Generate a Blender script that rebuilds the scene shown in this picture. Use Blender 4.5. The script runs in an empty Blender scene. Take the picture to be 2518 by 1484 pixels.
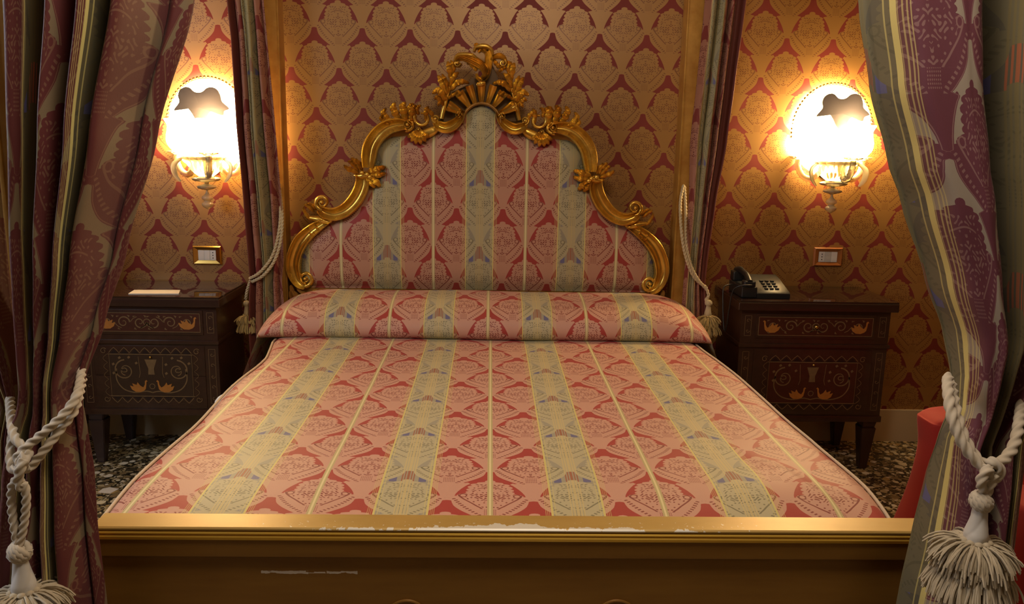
import bpy, bmesh, math, random
from mathutils import Vector, Matrix, noise as mnoise
random.seed(7)
SC = bpy.context.scene
COL = SC.collection
PI = math.pi

# ------------------------------------------------------------------ camera
YAW, PITCH, ROLL, FPX = 0.0295, 0.1955, 0.0198, 1984.0
F = Vector((math.sin(YAW)*math.cos(PITCH), math.cos(YAW)*math.cos(PITCH), -math.sin(PITCH)))
R0 = Vector((math.cos(YAW), -math.sin(YAW), 0)); U0 = R0.cross(F)
R = math.cos(ROLL)*R0 + math.sin(ROLL)*U0
U = -math.sin(ROLL)*R0 + math.cos(ROLL)*U0
cam_data = bpy.data.cameras.new('camera')
cam = bpy.data.objects.new('camera', cam_data); COL.objects.link(cam)
cam.matrix_world = Matrix(((R.x, U.x, -F.x, 0), (R.y, U.y, -F.y, 0), (R.z, U.z, -F.z, 1.45), (0, 0, 0, 1)))
cam_data.sensor_width = 36.0; cam_data.lens = FPX/2518.0*36.0
cam_data.clip_start = 0.05
SC.camera = cam

# ------------------------------------------------------------------ world, lights, exposure
w = bpy.data.worlds.new('world'); SC.world = w; w.use_nodes = True
w.node_tree.nodes['Background'].inputs[0].default_value = (0.9, 0.75, 0.6, 1)
w.node_tree.nodes['Background'].inputs[1].default_value = 0.06
def area(name, loc, target, sx, sy, power, color):
    l = bpy.data.lights.new(name, 'AREA'); l.shape = 'RECTANGLE'; l.size = sx; l.size_y = sy
    l.energy = power; l.color = color
    o = bpy.data.objects.new(name, l); COL.objects.link(o); o.location = loc
    o.rotation_euler = (Vector(target)-Vector(loc)).to_track_quat('-Z', 'Y').to_euler()
    return o
area('assumed_daylight', (-2.70, 1.40, 1.65), (0.3, 1.9, 0.6), 1.1, 1.7, 33, (0.82, 0.89, 1.0))  # assumed daylight from the left: bare area light, no window modelled
area('assumed_overhead_light', (0.15, 1.0, 2.74), (0.1, 2.1, 0.4), 0.6, 0.6, 21, (1.0, 0.83, 0.65))  # assumed overhead light, no fixture modelled
area('added_front_fill', (0.6, -1.2, 2.4), (0.0, 3.0, 1.0), 1.0, 0.8, 2.5, (1.0, 0.78, 0.52))  # added weak fill from behind the camera, no lamp built there
SC.view_settings.view_transform = 'Standard'; SC.view_settings.look = 'None'
SC.view_settings.exposure = 0.28; SC.view_settings.gamma = 1.0
SC.view_settings.use_curve_mapping = False
SC.cycles.use_adaptive_sampling = True; SC.cycles.adaptive_threshold = 0.02
SC.cycles.max_bounces = 5; SC.cycles.diffuse_bounces = 3; SC.cycles.glossy_bounces = 3
SC.cycles.transmission_bounces = 4; SC.cycles.sample_clamp_indirect = 4.0
SC.cycles.caustics_reflective = False; SC.cycles.caustics_refractive = False

# ------------------------------------------------------------------ node expression helper
class X:
    """a scalar socket (or number) in a node tree that can be written as arithmetic"""
    nt = None
    def __init__(s, v): s.v = v
    @staticmethod
    def m(op, *a, clamp=False):
        n = X.nt.nodes.new('ShaderNodeMath'); n.operation = op; n.use_clamp = clamp
        for i, q in enumerate(a):
            q = q.v if isinstance(q, X) else q
            if isinstance(q, (int, float)): n.inputs[i].default_value = q
            else: X.nt.links.new(q, n.inputs[i])
        return X(n.outputs[0])
    def __add__(s, o): return X.m('ADD', s, o)
    def __radd__(s, o): return X.m('ADD', o, s)
    def __sub__(s, o): return X.m('SUBTRACT', s, o)
    def __rsub__(s, o): return X.m('SUBTRACT', o, s)
    def __mul__(s, o): return X.m('MULTIPLY', s, o)
    def __rmul__(s, o): return X.m('MULTIPLY', o, s)
    def __truediv__(s, o): return X.m('DIVIDE', s, o)
    def __lt__(s, o): return X.m('LESS_THAN', s, o)
    def __gt__(s, o): return X.m('GREATER_THAN', s, o)
def mod1(a): return X.m('FRACT', a)
def xabs(a): return X.m('ABSOLUTE', a)
def xsin(a): return X.m('SINE', a)
def xmax(a, b): return X.m('MAXIMUM', a, b)
def xmin(a, b): return X.m('MINIMUM', a, b)
def xmix(a, b, t): return a + (b-a)*t
def ma(a, k, c): return X.m('MULTIPLY_ADD', a, k, c)
def curves3(x, tabs):
    """three 1-D lookup tables of one value, as one RGB Curves node"""
    cb = X.nt.nodes.new('ShaderNodeCombineColor')
    for i in range(3): X.nt.links.new(x.v, cb.inputs[i])
    n = X.nt.nodes.new('ShaderNodeRGBCurve')
    mp = n.mapping; mp.use_clip = False
    for i, tab in enumerate(tabs):
        c = mp.curves[i]
        while len(c.points) > 2: c.points.remove(c.points[1])
        c.points[0].location = tab[0]; c.points[1].location = tab[-1]
        for q in tab[1:-1]: c.points.new(*q)
        for q in c.points: q.handle_type = 'VECTOR'
    mp.update()
    X.nt.links.new(cb.outputs[0], n.inputs['Color'])
    sp = X.nt.nodes.new('ShaderNodeSeparateColor')
    X.nt.links.new(n.outputs[0], sp.inputs[0])
    return [X(sp.outputs[i]) for i in range(3)]
def cmix(a, b, t):
    n = X.nt.nodes.new('ShaderNodeMix'); n.data_type = 'RGBA'
    if isinstance(t, X): X.nt.links.new(t.v, n.inputs[0])
    else: n.inputs[0].default_value = t
    for q, i in ((a, 6), (b, 7)):
        if isinstance(q, (tuple, list)): n.inputs[i].default_value = (*q[:3], 1)
        else: X.nt.links.new(q, n.inputs[i])
    return n.outputs[2]
def new_mat(name):
    m = bpy.data.materials.new(name); m.use_nodes = True
    X.nt = m.node_tree
    return m, m.node_tree.nodes['Principled BSDF']
def setp(b, **k):
    names = {'color': 'Base Color', 'rough': 'Roughness', 'metal': 'Metallic', 'spec': 'Specular IOR Level',
             'sheen': 'Sheen Weight', 'coat': 'Coat Weight', 'coatr': 'Coat Roughness', 'trans': 'Transmission Weight', 'ior': 'IOR',
             'emis': 'Emission Color', 'estr': 'Emission Strength', 'alpha': 'Alpha'}
    for q, v in k.items():
        s = b.inputs[names[q]]
        if isinstance(v, X): X.nt.links.new(v.v, s)
        elif isinstance(v, bpy.types.NodeSocket): X.nt.links.new(v, s)
        elif isinstance(v, (tuple, list)): s.default_value = (*v[:3], 1)
        else: s.default_value = v
def coords(kind='UV'):
    t = X.nt.nodes.new('ShaderNodeTexCoord')
    sp = X.nt.nodes.new('ShaderNodeSeparateXYZ')
    X.nt.links.new(t.outputs[kind], sp.inputs[0])
    return t.outputs[kind], X(sp.outputs[0]), X(sp.outputs[1]), X(sp.outputs[2])
def noise(vec, scale, detail=2.0, rough=0.5, out=0):
    n = X.nt.nodes.new('ShaderNodeTexNoise'); n.inputs['Scale'].default_value = scale
    n.inputs['Detail'].default_value = detail; n.inputs['Roughness'].default_value = rough
    if vec is not None: X.nt.links.new(vec, n.inputs['Vector'])
    return X(n.outputs[0])
def scaled(vec, s):
    n = X.nt.nodes.new('ShaderNodeVectorMath'); n.operation = 'MULTIPLY'
    X.nt.links.new(vec, n.inputs[0]); n.inputs[1].default_value = s
    return n.outputs[0]
def bump(b, h, strength=0.3, dist=0.002):
    n = X.nt.nodes.new('ShaderNodeBump'); n.inputs['Strength'].default_value = strength
    n.inputs['Distance'].default_value = dist
    X.nt.links.new(h.v, n.inputs['Height']); X.nt.links.new(n.outputs[0], b.inputs['Normal'])

# ------------------------------------------------------------------ mesh helpers
def obj(name, bm, mat, parent=None, smooth=True, loc=None):
    me = bpy.data.meshes.new(name)
    bm.to_mesh(me); bm.free()
    for m in (mat if isinstance(mat, (list, tuple)) else [mat]): me.materials.append(m)
    if smooth:
        for p in me.polygons: p.use_smooth = True
        if smooth != 'all':
            me.set_sharp_from_angle(angle=math.radians(38))
    o = bpy.data.objects.new(name, me); COL.objects.link(o)
    if parent is not None: attach(o, parent)
    if loc is not None: o.location = loc
    return o
def world_of(o):
    m = o.matrix_basis
    return world_of(o.parent) @ o.matrix_parent_inverse @ m if o.parent else m
def attach(o, parent):
    """parent without moving: the meshes are written in room metres"""
    o.parent = parent; o.matrix_parent_inverse = world_of(parent).inverted()
def copy_tree(o, parent=None):
    c = o.copy(); COL.objects.link(c)
    if parent is not None:
        inv = o.matrix_parent_inverse.copy(); c.parent = parent; c.matrix_parent_inverse = inv
    for ch in [q for q in o.children]: copy_tree(ch, c)
    return c
def empty(name, loc=(0, 0, 0), rz=0.0):
    o = bpy.data.objects.new(name, None); COL.objects.link(o); o.location = loc; o.rotation_euler.z = rz
    o.empty_display_size = 0.05
    return o
def tag(o, label=None, cat=None, group=None, kind=None):
    if label: o['label'] = label
    if cat: o['category'] = cat
    if group: o['group'] = group
    if kind: o['kind'] = kind
    return o
def box(bm, x0, x1, y0, y1, z0, z1, bev=0.0, seg=2):
    vs = [bm.verts.new((x, y, z)) for x in (x0, x1) for y in (y0, y1) for z in (z0, z1)]
    fs = [bm.faces.new([vs[i] for i in f]) for f in ((0, 1, 3, 2), (4, 6, 7, 5), (0, 4, 5, 1), (2, 3, 7, 6), (0, 2, 6, 4), (1, 5, 7, 3))]
    if bev > 0:
        es = list({e for f in fs for e in f.edges})
        bmesh.ops.bevel(bm, geom=es, offset=bev, segments=seg, affect='EDGES', profile=0.7)
    return vs
def frustum(bm, cx, cy, z0, z1, a0, b0, a1, b1, bev=0.0):
    """a box whose half sizes are a0,b0 at z0 and a1,b1 at z1"""
    vs = []
    for z, a, b in ((z0, a0, b0), (z1, a1, b1)):
        vs += [bm.verts.new((cx+sx*a, cy+sy*b, z)) for sx, sy in ((-1, -1), (1, -1), (1, 1), (-1, 1))]
    fs = [bm.faces.new(vs[3::-1]), bm.faces.new(vs[4:])]
    for i in range(4):
        j = (i+1) % 4; fs.append(bm.faces.new((vs[i], vs[j], vs[4+j], vs[4+i])))
    if bev > 0:
        bmesh.ops.bevel(bm, geom=list({e for f in fs for e in f.edges}), offset=bev, segments=2, affect='EDGES')
def lathe(bm, prof, c=(0, 0, 0), seg=24, axis='z', fl=None):
    """prof = [(r, h)...] turned round a vertical axis through c; fl(theta, i) scales the radius"""
    rings = []
    for i, (r, h) in enumerate(prof):
        ring = []
        for k in range(seg):
            t = 2*PI*k/seg; q = r*(fl(t, i) if fl else 1)
            p = (q*math.cos(t), q*math.sin(t), h) if axis == 'z' else (q*math.cos(t), h, q*math.sin(t))
            ring.append(bm.verts.new((c[0]+p[0], c[1]+p[1], c[2]+p[2])))
        rings.append(ring)
    for a, b in zip(rings, rings[1:]):
        for k in range(seg):
            j = (k+1) % seg
            bm.faces.new((a[k], a[j], b[j], b[k]))
    if prof[0][0] > 1e-5: bm.faces.new(rings[0][::-1])
    if prof[-1][0] > 1e-5: bm.faces.new(rings[-1])
def ball(bm, c, r, seg=12, sz=1.0, sy=1.0):
    m = Matrix.Translation(c) @ Matrix.Diagonal((1, sy, sz, 1))
    bmesh.ops.create_uvsphere(bm, u_segments=seg, v_segments=max(6, seg//2), radius=r, matrix=m)
def catmull(pts, n=8, closed=False):
    """smooth curve through the points (tuples of any length)"""
    P = [tuple(p) for p in pts]; L = len(P); out = []
    rng = range(L if closed else L-1)
    for i in rng:
        p0 = P[(i-1) % L] if closed or i > 0 else P[0]
        p1 = P[i]; p2 = P[(i+1) % L]
        p3 = P[(i+2) % L] if closed or i+2 < L else P[-1]
        for k in range(n):
            t = k/n; t2 = t*t; t3 = t2*t
            out.append(tuple(0.5*((2*b)+(-a+c)*t+(2*a-5*b+4*c-d)*t2+(-a+3*b-3*c+d)*t3) for a, b, c, d in zip(p0, p1, p2, p3)))
    if not closed: out.append(P[-1])
    return out
def frames(pts):
    """parallel-transport frames along a 3-D polyline"""
    P = [Vector(p) for p in pts]; n = len(P); T = []
    for i in range(n):
        d = P[min(i+1, n-1)]-P[max(i-1, 0)]
        T.append(d.normalized() if d.length > 1e-9 else Vector((0, 0, 1)))
    a = Vector((0, 0, 1)) if abs(T[0].z) < 0.9 else Vector((1, 0, 0))
    N = [(a - T[0]*a.dot(T[0])).normalized()]
    for i in range(1, n):
        v = N[-1] - T[i]*N[-1].dot(T[i])
        N.append(v.normalized() if v.length > 1e-9 else N[-1])
    return P, T, N, [t.cross(q) for t, q in zip(T, N)]
def tube(bm, pts, rad, seg=10, lobes=0, amp=0.0, twist=0.0, caps=True, flat=1.0):
    """tube along 3-D points; lobes/amp/twist make the strands of a laid rope"""
    P, T, N, B = frames(pts); rings = []; s = 0.0
    for i, p in enumerate(P):
        if i: s += (P[i]-P[i-1]).length
        r = rad[i] if isinstance(rad, (list, tuple)) else rad
        ring = []
        for k in range(seg):
            t = 2*PI*k/seg
            q = r*(1+amp*math.cos(lobes*(t-twist*s))) if lobes else r
            ring.append(bm.verts.new(p + N[i]*(q*math.cos(t)) + B[i]*(q*math.sin(t)*flat)))
        rings.append(ring)
    for a, b in zip(rings, rings[1:]):
        for k in range(seg):
            j = (k+1) % seg
            bm.faces.new((a[k], a[j], b[j], b[k]))
    if caps:
        bm.faces.new(rings[0][::-1]); bm.faces.new(rings[-1])
def rope(bm, pts, r, pitch=None, n=10):
    pts = catmull(pts, n) if n else pts
    pitch = pitch or r*2.6
    # resample evenly so that the strands stay crisp
    P = [Vector(p) for p in pts]; L = [0]
    for a, b in zip(P, P[1:]): L.append(L[-1]+(b-a).length)
    m = max(6, int(L[-1]/(pitch/8.0))); out = []; j = 0
    for i in range(m+1):
        s = L[-1]*i/m
        while j < len(L)-2 and L[j+1] < s: j += 1
        d = L[j+1]-L[j]; out.append(P[j].lerp(P[j+1], (s-L[j])/d if d > 1e-9 else 0))
    tube(bm, out, r, seg=24, lobes=3, amp=0.22, twist=2*PI/pitch/3.0*1.0)
def grid(bm, f, nu, nv, uvf=None, closed_u=False):
    """surface f(u, v); uvf gives metres of cloth for the UV map"""
    V = [[bm.verts.new(f(i/nu, j/nv)) for j in range(nv+1)] for i in range(nu+(0 if closed_u else 1))]
    lay = bm.loops.layers.uv.verify() if uvf else None
    for i in range(nu):
        i2 = (i+1) % len(V)
        for j in range(nv):
            fc = bm.faces.new((V[i][j], V[i2][j], V[i2][j+1], V[i][j+1]))
            if uvf:
                for lp, (a, b) in zip(fc.loops, ((i, j), (i+1, j), (i+1, j+1), (i, j+1))):
                    lp[lay].uv = uvf(a/nu, b/nv)
    return V

# ------------------------------------------------------------------ damask
# half width of the gold palmette as a function of the height q below its tip (one repeat = 1)
W_TAB = [(0, 0), (.004, .04), (.014, .062), (.026, .064), (.033, .058), (.036, .11), (.043, .15), (.053, .162), (.061, .15),
         (.064, .195), (.076, .232), (.09, .236), (.1, .21), (.104, .24), (.118, .268), (.134, .268), (.146, .238),
         (.15, .258), (.166, .285), (.18, .278), (.19, .25), (.194, .268), (.205, .29), (.218, .288), (.226, .262), (.23, .3), (.243, .36),
         (.258, .388), (.268, .39), (.2725, .385), (.274, .53), (.333, .53), (.338, .455), (.347, .446), (.37, .44), (.39, .43), (.41, .42), (.43, .40),
         (.45, .375), (.47, .345), (.49, .31), (.51, .27), (.53, .23), (.545, .195), (.552, .17), (.558, .215), (.565, .262), (.575, .255),
         (.59, .228), (.62, .195), (.66, .155), (.70, .122), (.74, .096), (.775, .082), (.8, .075), (.802, 0), (1, 0)]
C_TAB = [(0, .9), (.245, .9), (.25, .365), (.27, .36), (.29, .34), (.32, .3), (.35, .25), (.38, .2), (.41, .155), (.435, .11), (.45, .09), (.455, .9), (1, .9)]
D_TAB = [(0, .9), (.3, .9), (.305, .43), (.33, .4), (.37, .365), (.41, .32), (.45, .265), (.49, .2), (.53, .125), (.56, .1), (.565, .9), (1, .9)]
def damask(cx, cy, pitch, period, ox, oy):
    """masks of the palmette pattern: (gold, dark ink, light rim), from cloth metres; tip of one palmette at ox, oy"""
    u = ma(cx, 1.0/pitch, -ox/pitch)
    v = ma(cy, -1.0/period, oy/period)
    a = xabs(mod1(u+0.5)-0.5)
    va = mod1(v); vb = mod1(v+0.5); b = 0.5 - a
    wa = curves3(va, [W_TAB, C_TAB, D_TAB])[0]
    wb = curves3(vb, [W_TAB, C_TAB, D_TAB])[0]
    inb = b < wb
    p = xmix(a, b, inb); q = xmix(va, vb, inb)
    w_, c_, d_ = curves3(q, [W_TAB, C_TAB, D_TAB])
    gold = p < w_
    # little beads either side of the flower head
    dx = p-0.275; dy = (q-0.062)*1.7
    bead = (dx*dx+dy*dy) < 0.00042
    gold = xmax(gold, bead)
    ink = xabs(p-c_) < 0.0135                                                    # the V stroke inside the leaves
    vein = (xabs(p-d_) < 0.026)*(xsin(ma(q, 205.0, p*-60.0)) > 0.15)              # slanted slits along the leaves
    lace = xsin(ma(p, 62.0, xsin(q*88.0)*1.7))*xsin(ma(q, 118.0, xsin(p*47.0)*1.9))
    core = (q > 0.235)*(q < 0.44)*(p < (c_-0.03))
    core = xmax(core, (q > 0.075)*(q < 0.235)*(p < (w_-0.055))*0.82)
    laced = (lace*core) > 0.40
    net = (xsin(ma(p, 150.0, q*185.0))*xsin(ma(p, -150.0, q*185.0)) > 0.35)*(q > 0.45)*(q < 0.545)*(p < 0.075)
    brow = (xabs(q-0.128-p*p*1.1) < 0.0045)*(p < 0.15)
    rx = (p-0.315)*1.0; ry = (q-0.262)*1.7
    ring = xabs((rx*rx+ry*ry)-0.0016) < 0.0006
    dark = xmax(xmax(xmax(ink, vein), xmax(laced, net)), xmax(brow, ring))*gold
    rim = (xabs(p-w_+0.016) < 0.006)*(q > 0.33)
    return gold, dark, rim, a, u

def stripes(u):
    """t = 0 on the fine cream stripe, 0.5 on the wide khaki one (two palmette columns to a stripe repeat)"""
    t = xabs(mod1(ma(u, 0.5, 0.5))-0.5)
    return t, X.m('SUBTRACT', 0.5, t)
def wallpaper(name, pitch, period, ox, oy):
    m, b = new_mat(name)
    vec, x, y, z = coords('UV')
    g, d, r, a, u = damask(x, y, pitch, period, ox, oy)
    weave = noise(scaled(vec, (120, 900, 1)), 1.0, 1.0)
    c = cmix((0.19, 0.031, 0.024), (0.35, 0.183, 0.050), g)
    c = cmix(c, (0.13, 0.035, 0.015), d*0.72)
    setp(b, color=c, rough=xmix(X(0.62), X(0.4), g) if False else ma(g, -0.2, 0.6), spec=ma(g, 0.45, 0.3), metal=g*0.25)
    bump(b, weave, 0.12, 0.001)
    return m
def striped(name, pitch, period, ox, oy, bg, mot, inkc, khaki, inverse=False, sheen=0.06):
    m, b = new_mat(name)
    vec, x, y, z = coords('UV')
    g, d, r, a, u = damask(x, y, pitch, period, ox, oy)
    t, s = stripes(u)
    if inverse:
        c = cmix(bg, mot, g); c = cmix(c, inkc, xmax(d, r*g)*0.75)
    else:
        c = cmix(bg, mot, g); c = cmix(c, inkc, d*0.9)
    wide = s < 0.152
    kb = cmix((khaki[0]*0.74, khaki[1]*0.76, khaki[2]*0.9), khaki, g)
    kb = cmix(kb, (0.10, 0.09, 0.05), d*0.65)
    blue = (s > 0.066)*(s < 0.112)*X.m('SUBTRACT', 1.0, g)*(xsin(ma(y, 2*PI/period*2, 0.9-oy*4*PI/period)) > 0.35)
    kb = cmix(kb, (0.11, 0.11, 0.27), blue*0.8)
    fine = (xsin(s*400.0) > 0.0)*(s < 0.046)
    kb = cmix(kb, cmix((0.36, 0.11, 0.05), (khaki[0]*1.2, khaki[1]*1.1, khaki[2]*0.85), g), fine*0.85)
    c = cmix(c, kb, wide)
    edge = (xabs(s-0.148) < 0.006)
    edge2 = (xabs(s-0.128) < 0.0022)
    hair = (xsin(s*620.0) > 0.35)*(s > 0.155)*(s < 0.193)
    c = cmix(c, (0.62, 0.52, 0.2), hair*0.55)
    cream = (0.66, 0.56, 0.20)
    c = cmix(c, cream, xmax(edge, edge2*0.6))
    if not inverse: c = cmix(c, cmix((0.52, 0.42, 0.2), (0.74, 0.64, 0.34), t < 0.006), t < 0.017)
    setp(b, color=c, rough=0.55, spec=0.35, sheen=sheen)
    weave = noise(scaled(vec, (900, 200, 1)), 1.0, 1.0)
    bump(b, weave, 0.15, 0.001)
    return m
PINK = dict(bg=(0.40, 0.055, 0.045), mot=(0.60, 0.325, 0.235), inkc=(0.22, 0.035, 0.028), khaki=(0.50, 0.44, 0.27))
M_WALL = wallpaper('red_gold_damask', 0.21596, 0.3517, -0.8056, 1.8843)
M_SPREAD = striped('coverlet_brocade', 0.2030, 0.3125, 0.01, 3.432, **PINK)
M_HEADPANEL = striped('headboard_brocade_shaded', 0.2105, 0.3450, -0.257, 1.2665, bg=(0.34, 0.045, 0.035), mot=(0.50, 0.26, 0.165), inkc=(0.20, 0.035, 0.025), khaki=(0.42, 0.37, 0.215))  # coverlet cloth again, darkened and warmed so its colours carry the shade
M_CURT_IN = striped('curtain_brocade_face_shaded', 0.2105, 0.345, 0.0, 0.0, bg=(0.19, 0.03, 0.026), mot=(0.34, 0.15, 0.095), inkc=(0.13, 0.025, 0.02), khaki=(0.30, 0.265, 0.14))  # darker copy of the brocade, shade at the rear posts put into its colours
M_CURT_LEFT = striped('brocade_reverse_shaded', 0.2105, 0.40, 0.0, 0.0, bg=(0.20, 0.145, 0.085), mot=(0.115, 0.026, 0.026), inkc=(0.20, 0.10, 0.065),  # shaded copy of the curtain reverse, same cloth as on the right
                      khaki=(0.115, 0.095, 0.045), inverse=True)
M_CURT_OUT = striped('brocade_reverse_lit', 0.2105, 0.40, 0.0, 0.0, bg=(0.31, 0.255, 0.20), mot=(0.13, 0.036, 0.052), inkc=(0.27, 0.15, 0.14),  # lit copy of the same reverse, brightness put into its paler ground
                     khaki=(0.15, 0.13, 0.075), inverse=True)

# ------------------------------------------------------------------ plain materials
def simple(name, color, rough=0.5, metal=0.0, spec=0.5, var=0.0, scale=8.0, coat=0.0, sheen=0.0, bmp=0.0):
    m, b = new_mat(name)
    vec, x, y, z = coords('Object')
    n = noise(vec, scale, 3.0)
    dk = tuple(c*(1-var) for c in color)
    setp(b, color=cmix(dk, color, n) if var else color, rough=rough, metal=metal, spec=spec, coat=coat, sheen=sheen)
    if bmp: bump(b, n, bmp, 0.003)
    return m
def gold_leaf(name, hi, lo, rough, chips=False, metal=0.85):
    m, b = new_mat(name)
    vec, x, y, z = coords('Object')
    n = noise(vec, 14.0, 4.0, 0.6)
    c = cmix(lo, hi, X.m('MULTIPLY_ADD', n, 2.2, -0.6, clamp=True))
    setp(b, color=c, rough=ma(n, 0.2, rough), metal=metal, spec=0.5)
    bump(b, noise(vec, 90.0, 2.0), 0.12, 0.001)
    return m
M_GOLD = gold_leaf('carved_gilding', (1.0, 0.70, 0.14), (0.60, 0.31, 0.04), 0.15, metal=0.78)
M_GOLD2 = gold_leaf('worn_gilded_frame', (0.55, 0.30, 0.07), (0.30, 0.14, 0.03), 0.34, metal=0.5)
M_POST = gold_leaf('gilded_post', (0.62, 0.35, 0.07), (0.42, 0.2, 0.03), 0.36, metal=0.4)
def gold_wood(name):
    """brownish gold paint on the foot board with a soft grain"""
    m, b = new_mat(name)
    vec, x, y, z = coords('Object')
    n = noise(scaled(vec, (1.6, 4, 9)), 2.0, 4.0, 0.6)
    g = noise(scaled(vec, (6, 60, 60)), 1.0, 2.0)
    c = cmix((0.155, 0.066, 0.012), (0.27, 0.13, 0.022), n)
    c = cmix(c, (0.42, 0.23, 0.04), g*0.3)
    # white scrape across the lower panel
    scr = noise(scaled(vec, (60, 1, 160)), 1.0, 2.0)
    band = (xabs(z-0.522+(scr-0.5)*0.007) < 0.0032)
    sx = xmax((x > -0.487)*(x < -0.385), (x > -0.345)*(x < -0.278))
    mask = band*sx*(scr > 0.36)
    band2 = (xabs(z-0.5215) < 0.0018)*(x > -0.4)*(x < -0.3)*(scr > 0.5)
    c = cmix(c, (0.66, 0.60, 0.55), xmax(mask, band2))
    setp(b, color=c, rough=0.42, metal=0.2, spec=0.5)
    bump(b, g, 0.08, 0.001)
    return m
M_FOOT = gold_wood('brown_gold_paint')
def chipped_rail(name):
    """gold paint with flaking white gesso along the front edge"""
    m, b = new_mat(name)
    vec, x, y, z = coords('Object')
    n = noise(scaled(vec, (2.2, 6, 6)), 2.0, 3.0, 0.6)
    c = cmix((0.40, 0.24, 0.055), (0.60, 0.40, 0.12), n)
    c = cmix(c, (0.95, 0.62, 0.10), (z < 0.6275)*(n > 0.2))
    # patches run along the front arris, thicker in the middle of the rail
    e1 = noise(scaled(vec, (15, 3, 3)), 1.0, 3.0, 0.6)
    e2 = noise(scaled(vec, (90, 90, 30)), 1.0, 3.0, 0.6)
    mid = X.m('MULTIPLY_ADD', xabs(x-0.05), -1.25, 1.0, clamp=True)
    width = (e1*0.080*mid - 0.0210) + (e2-0.5)*0.030
    top = (y-1.60) < width
    top = top*(z > 0.632)
    chips = (e2 > 0.66)*((y-1.60) < 0.035)*(mid > 0.3)*(z > 0.632)
    low = (xabs(z-0.6105) < (ma(e2, 0.008, -0.0005)))*(y < 1.6005)*(x > -0.21)*(x < 0.58)
    setp(b, color=cmix(c, (0.74, 0.70, 0.60), xmax(xmax(top, chips), low)), rough=0.42, metal=ma(z < 0.6275, 0.5, 0.2), spec=0.6)
    return m
M_RAIL = chipped_rail('flaking_gold_rail')
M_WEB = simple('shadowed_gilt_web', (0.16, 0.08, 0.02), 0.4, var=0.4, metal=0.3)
M_WOOD_DARK = simple('dark_walnut_veneer', (0.06, 0.025, 0.014), 0.32, var=0.55, scale=30, coat=0.3)
M_WOOD_EDGE = simple('walnut_edge', (0.045, 0.018, 0.011), 0.3, var=0.4, scale=18, coat=0.3)
M_INLAY_PANEL = simple('reddish_inlay_ground', (0.085, 0.022, 0.010), 0.4, var=0.4, scale=40)
M_INLAY = simple('boxwood_inlay', (0.25, 0.155, 0.065), 0.45, var=0.4, scale=60)
M_INLAY_ORANGE = simple('orange_inlay', (0.55, 0.22, 0.04), 0.45, var=0.3, scale=60)
M_INLAY_DARK = simple('ebony_inlay', (0.018, 0.008, 0.006), 0.45)
M_GLASS_TOP = simple('dark_glass_top', (0.035, 0.018, 0.012), 0.06, spec=0.6)
M_PAPER = simple('printed_card', (0.78, 0.72, 0.62), 0.6, var=0.12, scale=30)
M_PLASTIC = simple('white_plastic', (0.78, 0.76, 0.70), 0.4)
M_PLASTIC2 = simple('grey_white_plastic', (0.60, 0.58, 0.52), 0.45)
M_BLACK = simple('black_plastic', (0.014, 0.016, 0.016), 0.42, var=0.2)
M_KEYS = simple('dark_grey_keys', (0.035, 0.035, 0.032), 0.5)
M_BRASS = simple('polished_brass', (0.86, 0.58, 0.16), 0.18, metal=1.0, var=0.2)
M_ORANGE_WOOD = simple('orange_wood_plate', (0.38, 0.13, 0.03), 0.35, var=0.3)
M_ROPE = simple('cream_cord', (0.60, 0.52, 0.40), 0.8, var=0.25, scale=60, sheen=0.3)
M_ROPE_GOLD = simple('cream_gold_cord', (0.62, 0.50, 0.28), 0.7, var=0.3, scale=60, sheen=0.3)
M_FRINGE_GOLD = simple('yellow_yarn', (0.60, 0.44, 0.17), 0.85, var=0.4, scale=45, sheen=0.3)
M_BROWN_GROUND = simple('brown_inlay_ground', (0.055, 0.028, 0.014), 0.4, var=0.4, scale=30)
M_FRINGE = simple('cream_yarn', (0.58, 0.49, 0.34), 0.85, var=0.4, scale=45, sheen=0.3)
M_SHEET = simple('white_cotton', (0.80, 0.80, 0.82), 0.8, sheen=0.2)
M_NECK = simple('pale_silk_winding', (0.62, 0.60, 0.56), 0.6, var=0.15, scale=40, sheen=0.3)
M_PIPING = simple('cream_piping', (0.62, 0.50, 0.36), 0.7)
M_RED = simple('red_upholstery', (0.52, 0.028, 0.02), 0.75, var=0.2, scale=6, sheen=0.1)
M_MAHOG = simple('dark_mahogany', (0.09, 0.022, 0.018), 0.35, var=0.4, scale=5)
M_BASE = simple('cream_baseboard', (0.66, 0.56, 0.38), 0.5, var=0.15, scale=4)
M_CEIL = simple('ceiling_plaster', (0.72, 0.64, 0.52), 0.8)
M_RIB = simple('maroon_lining', (0.17, 0.045, 0.032), 0.7)
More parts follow.
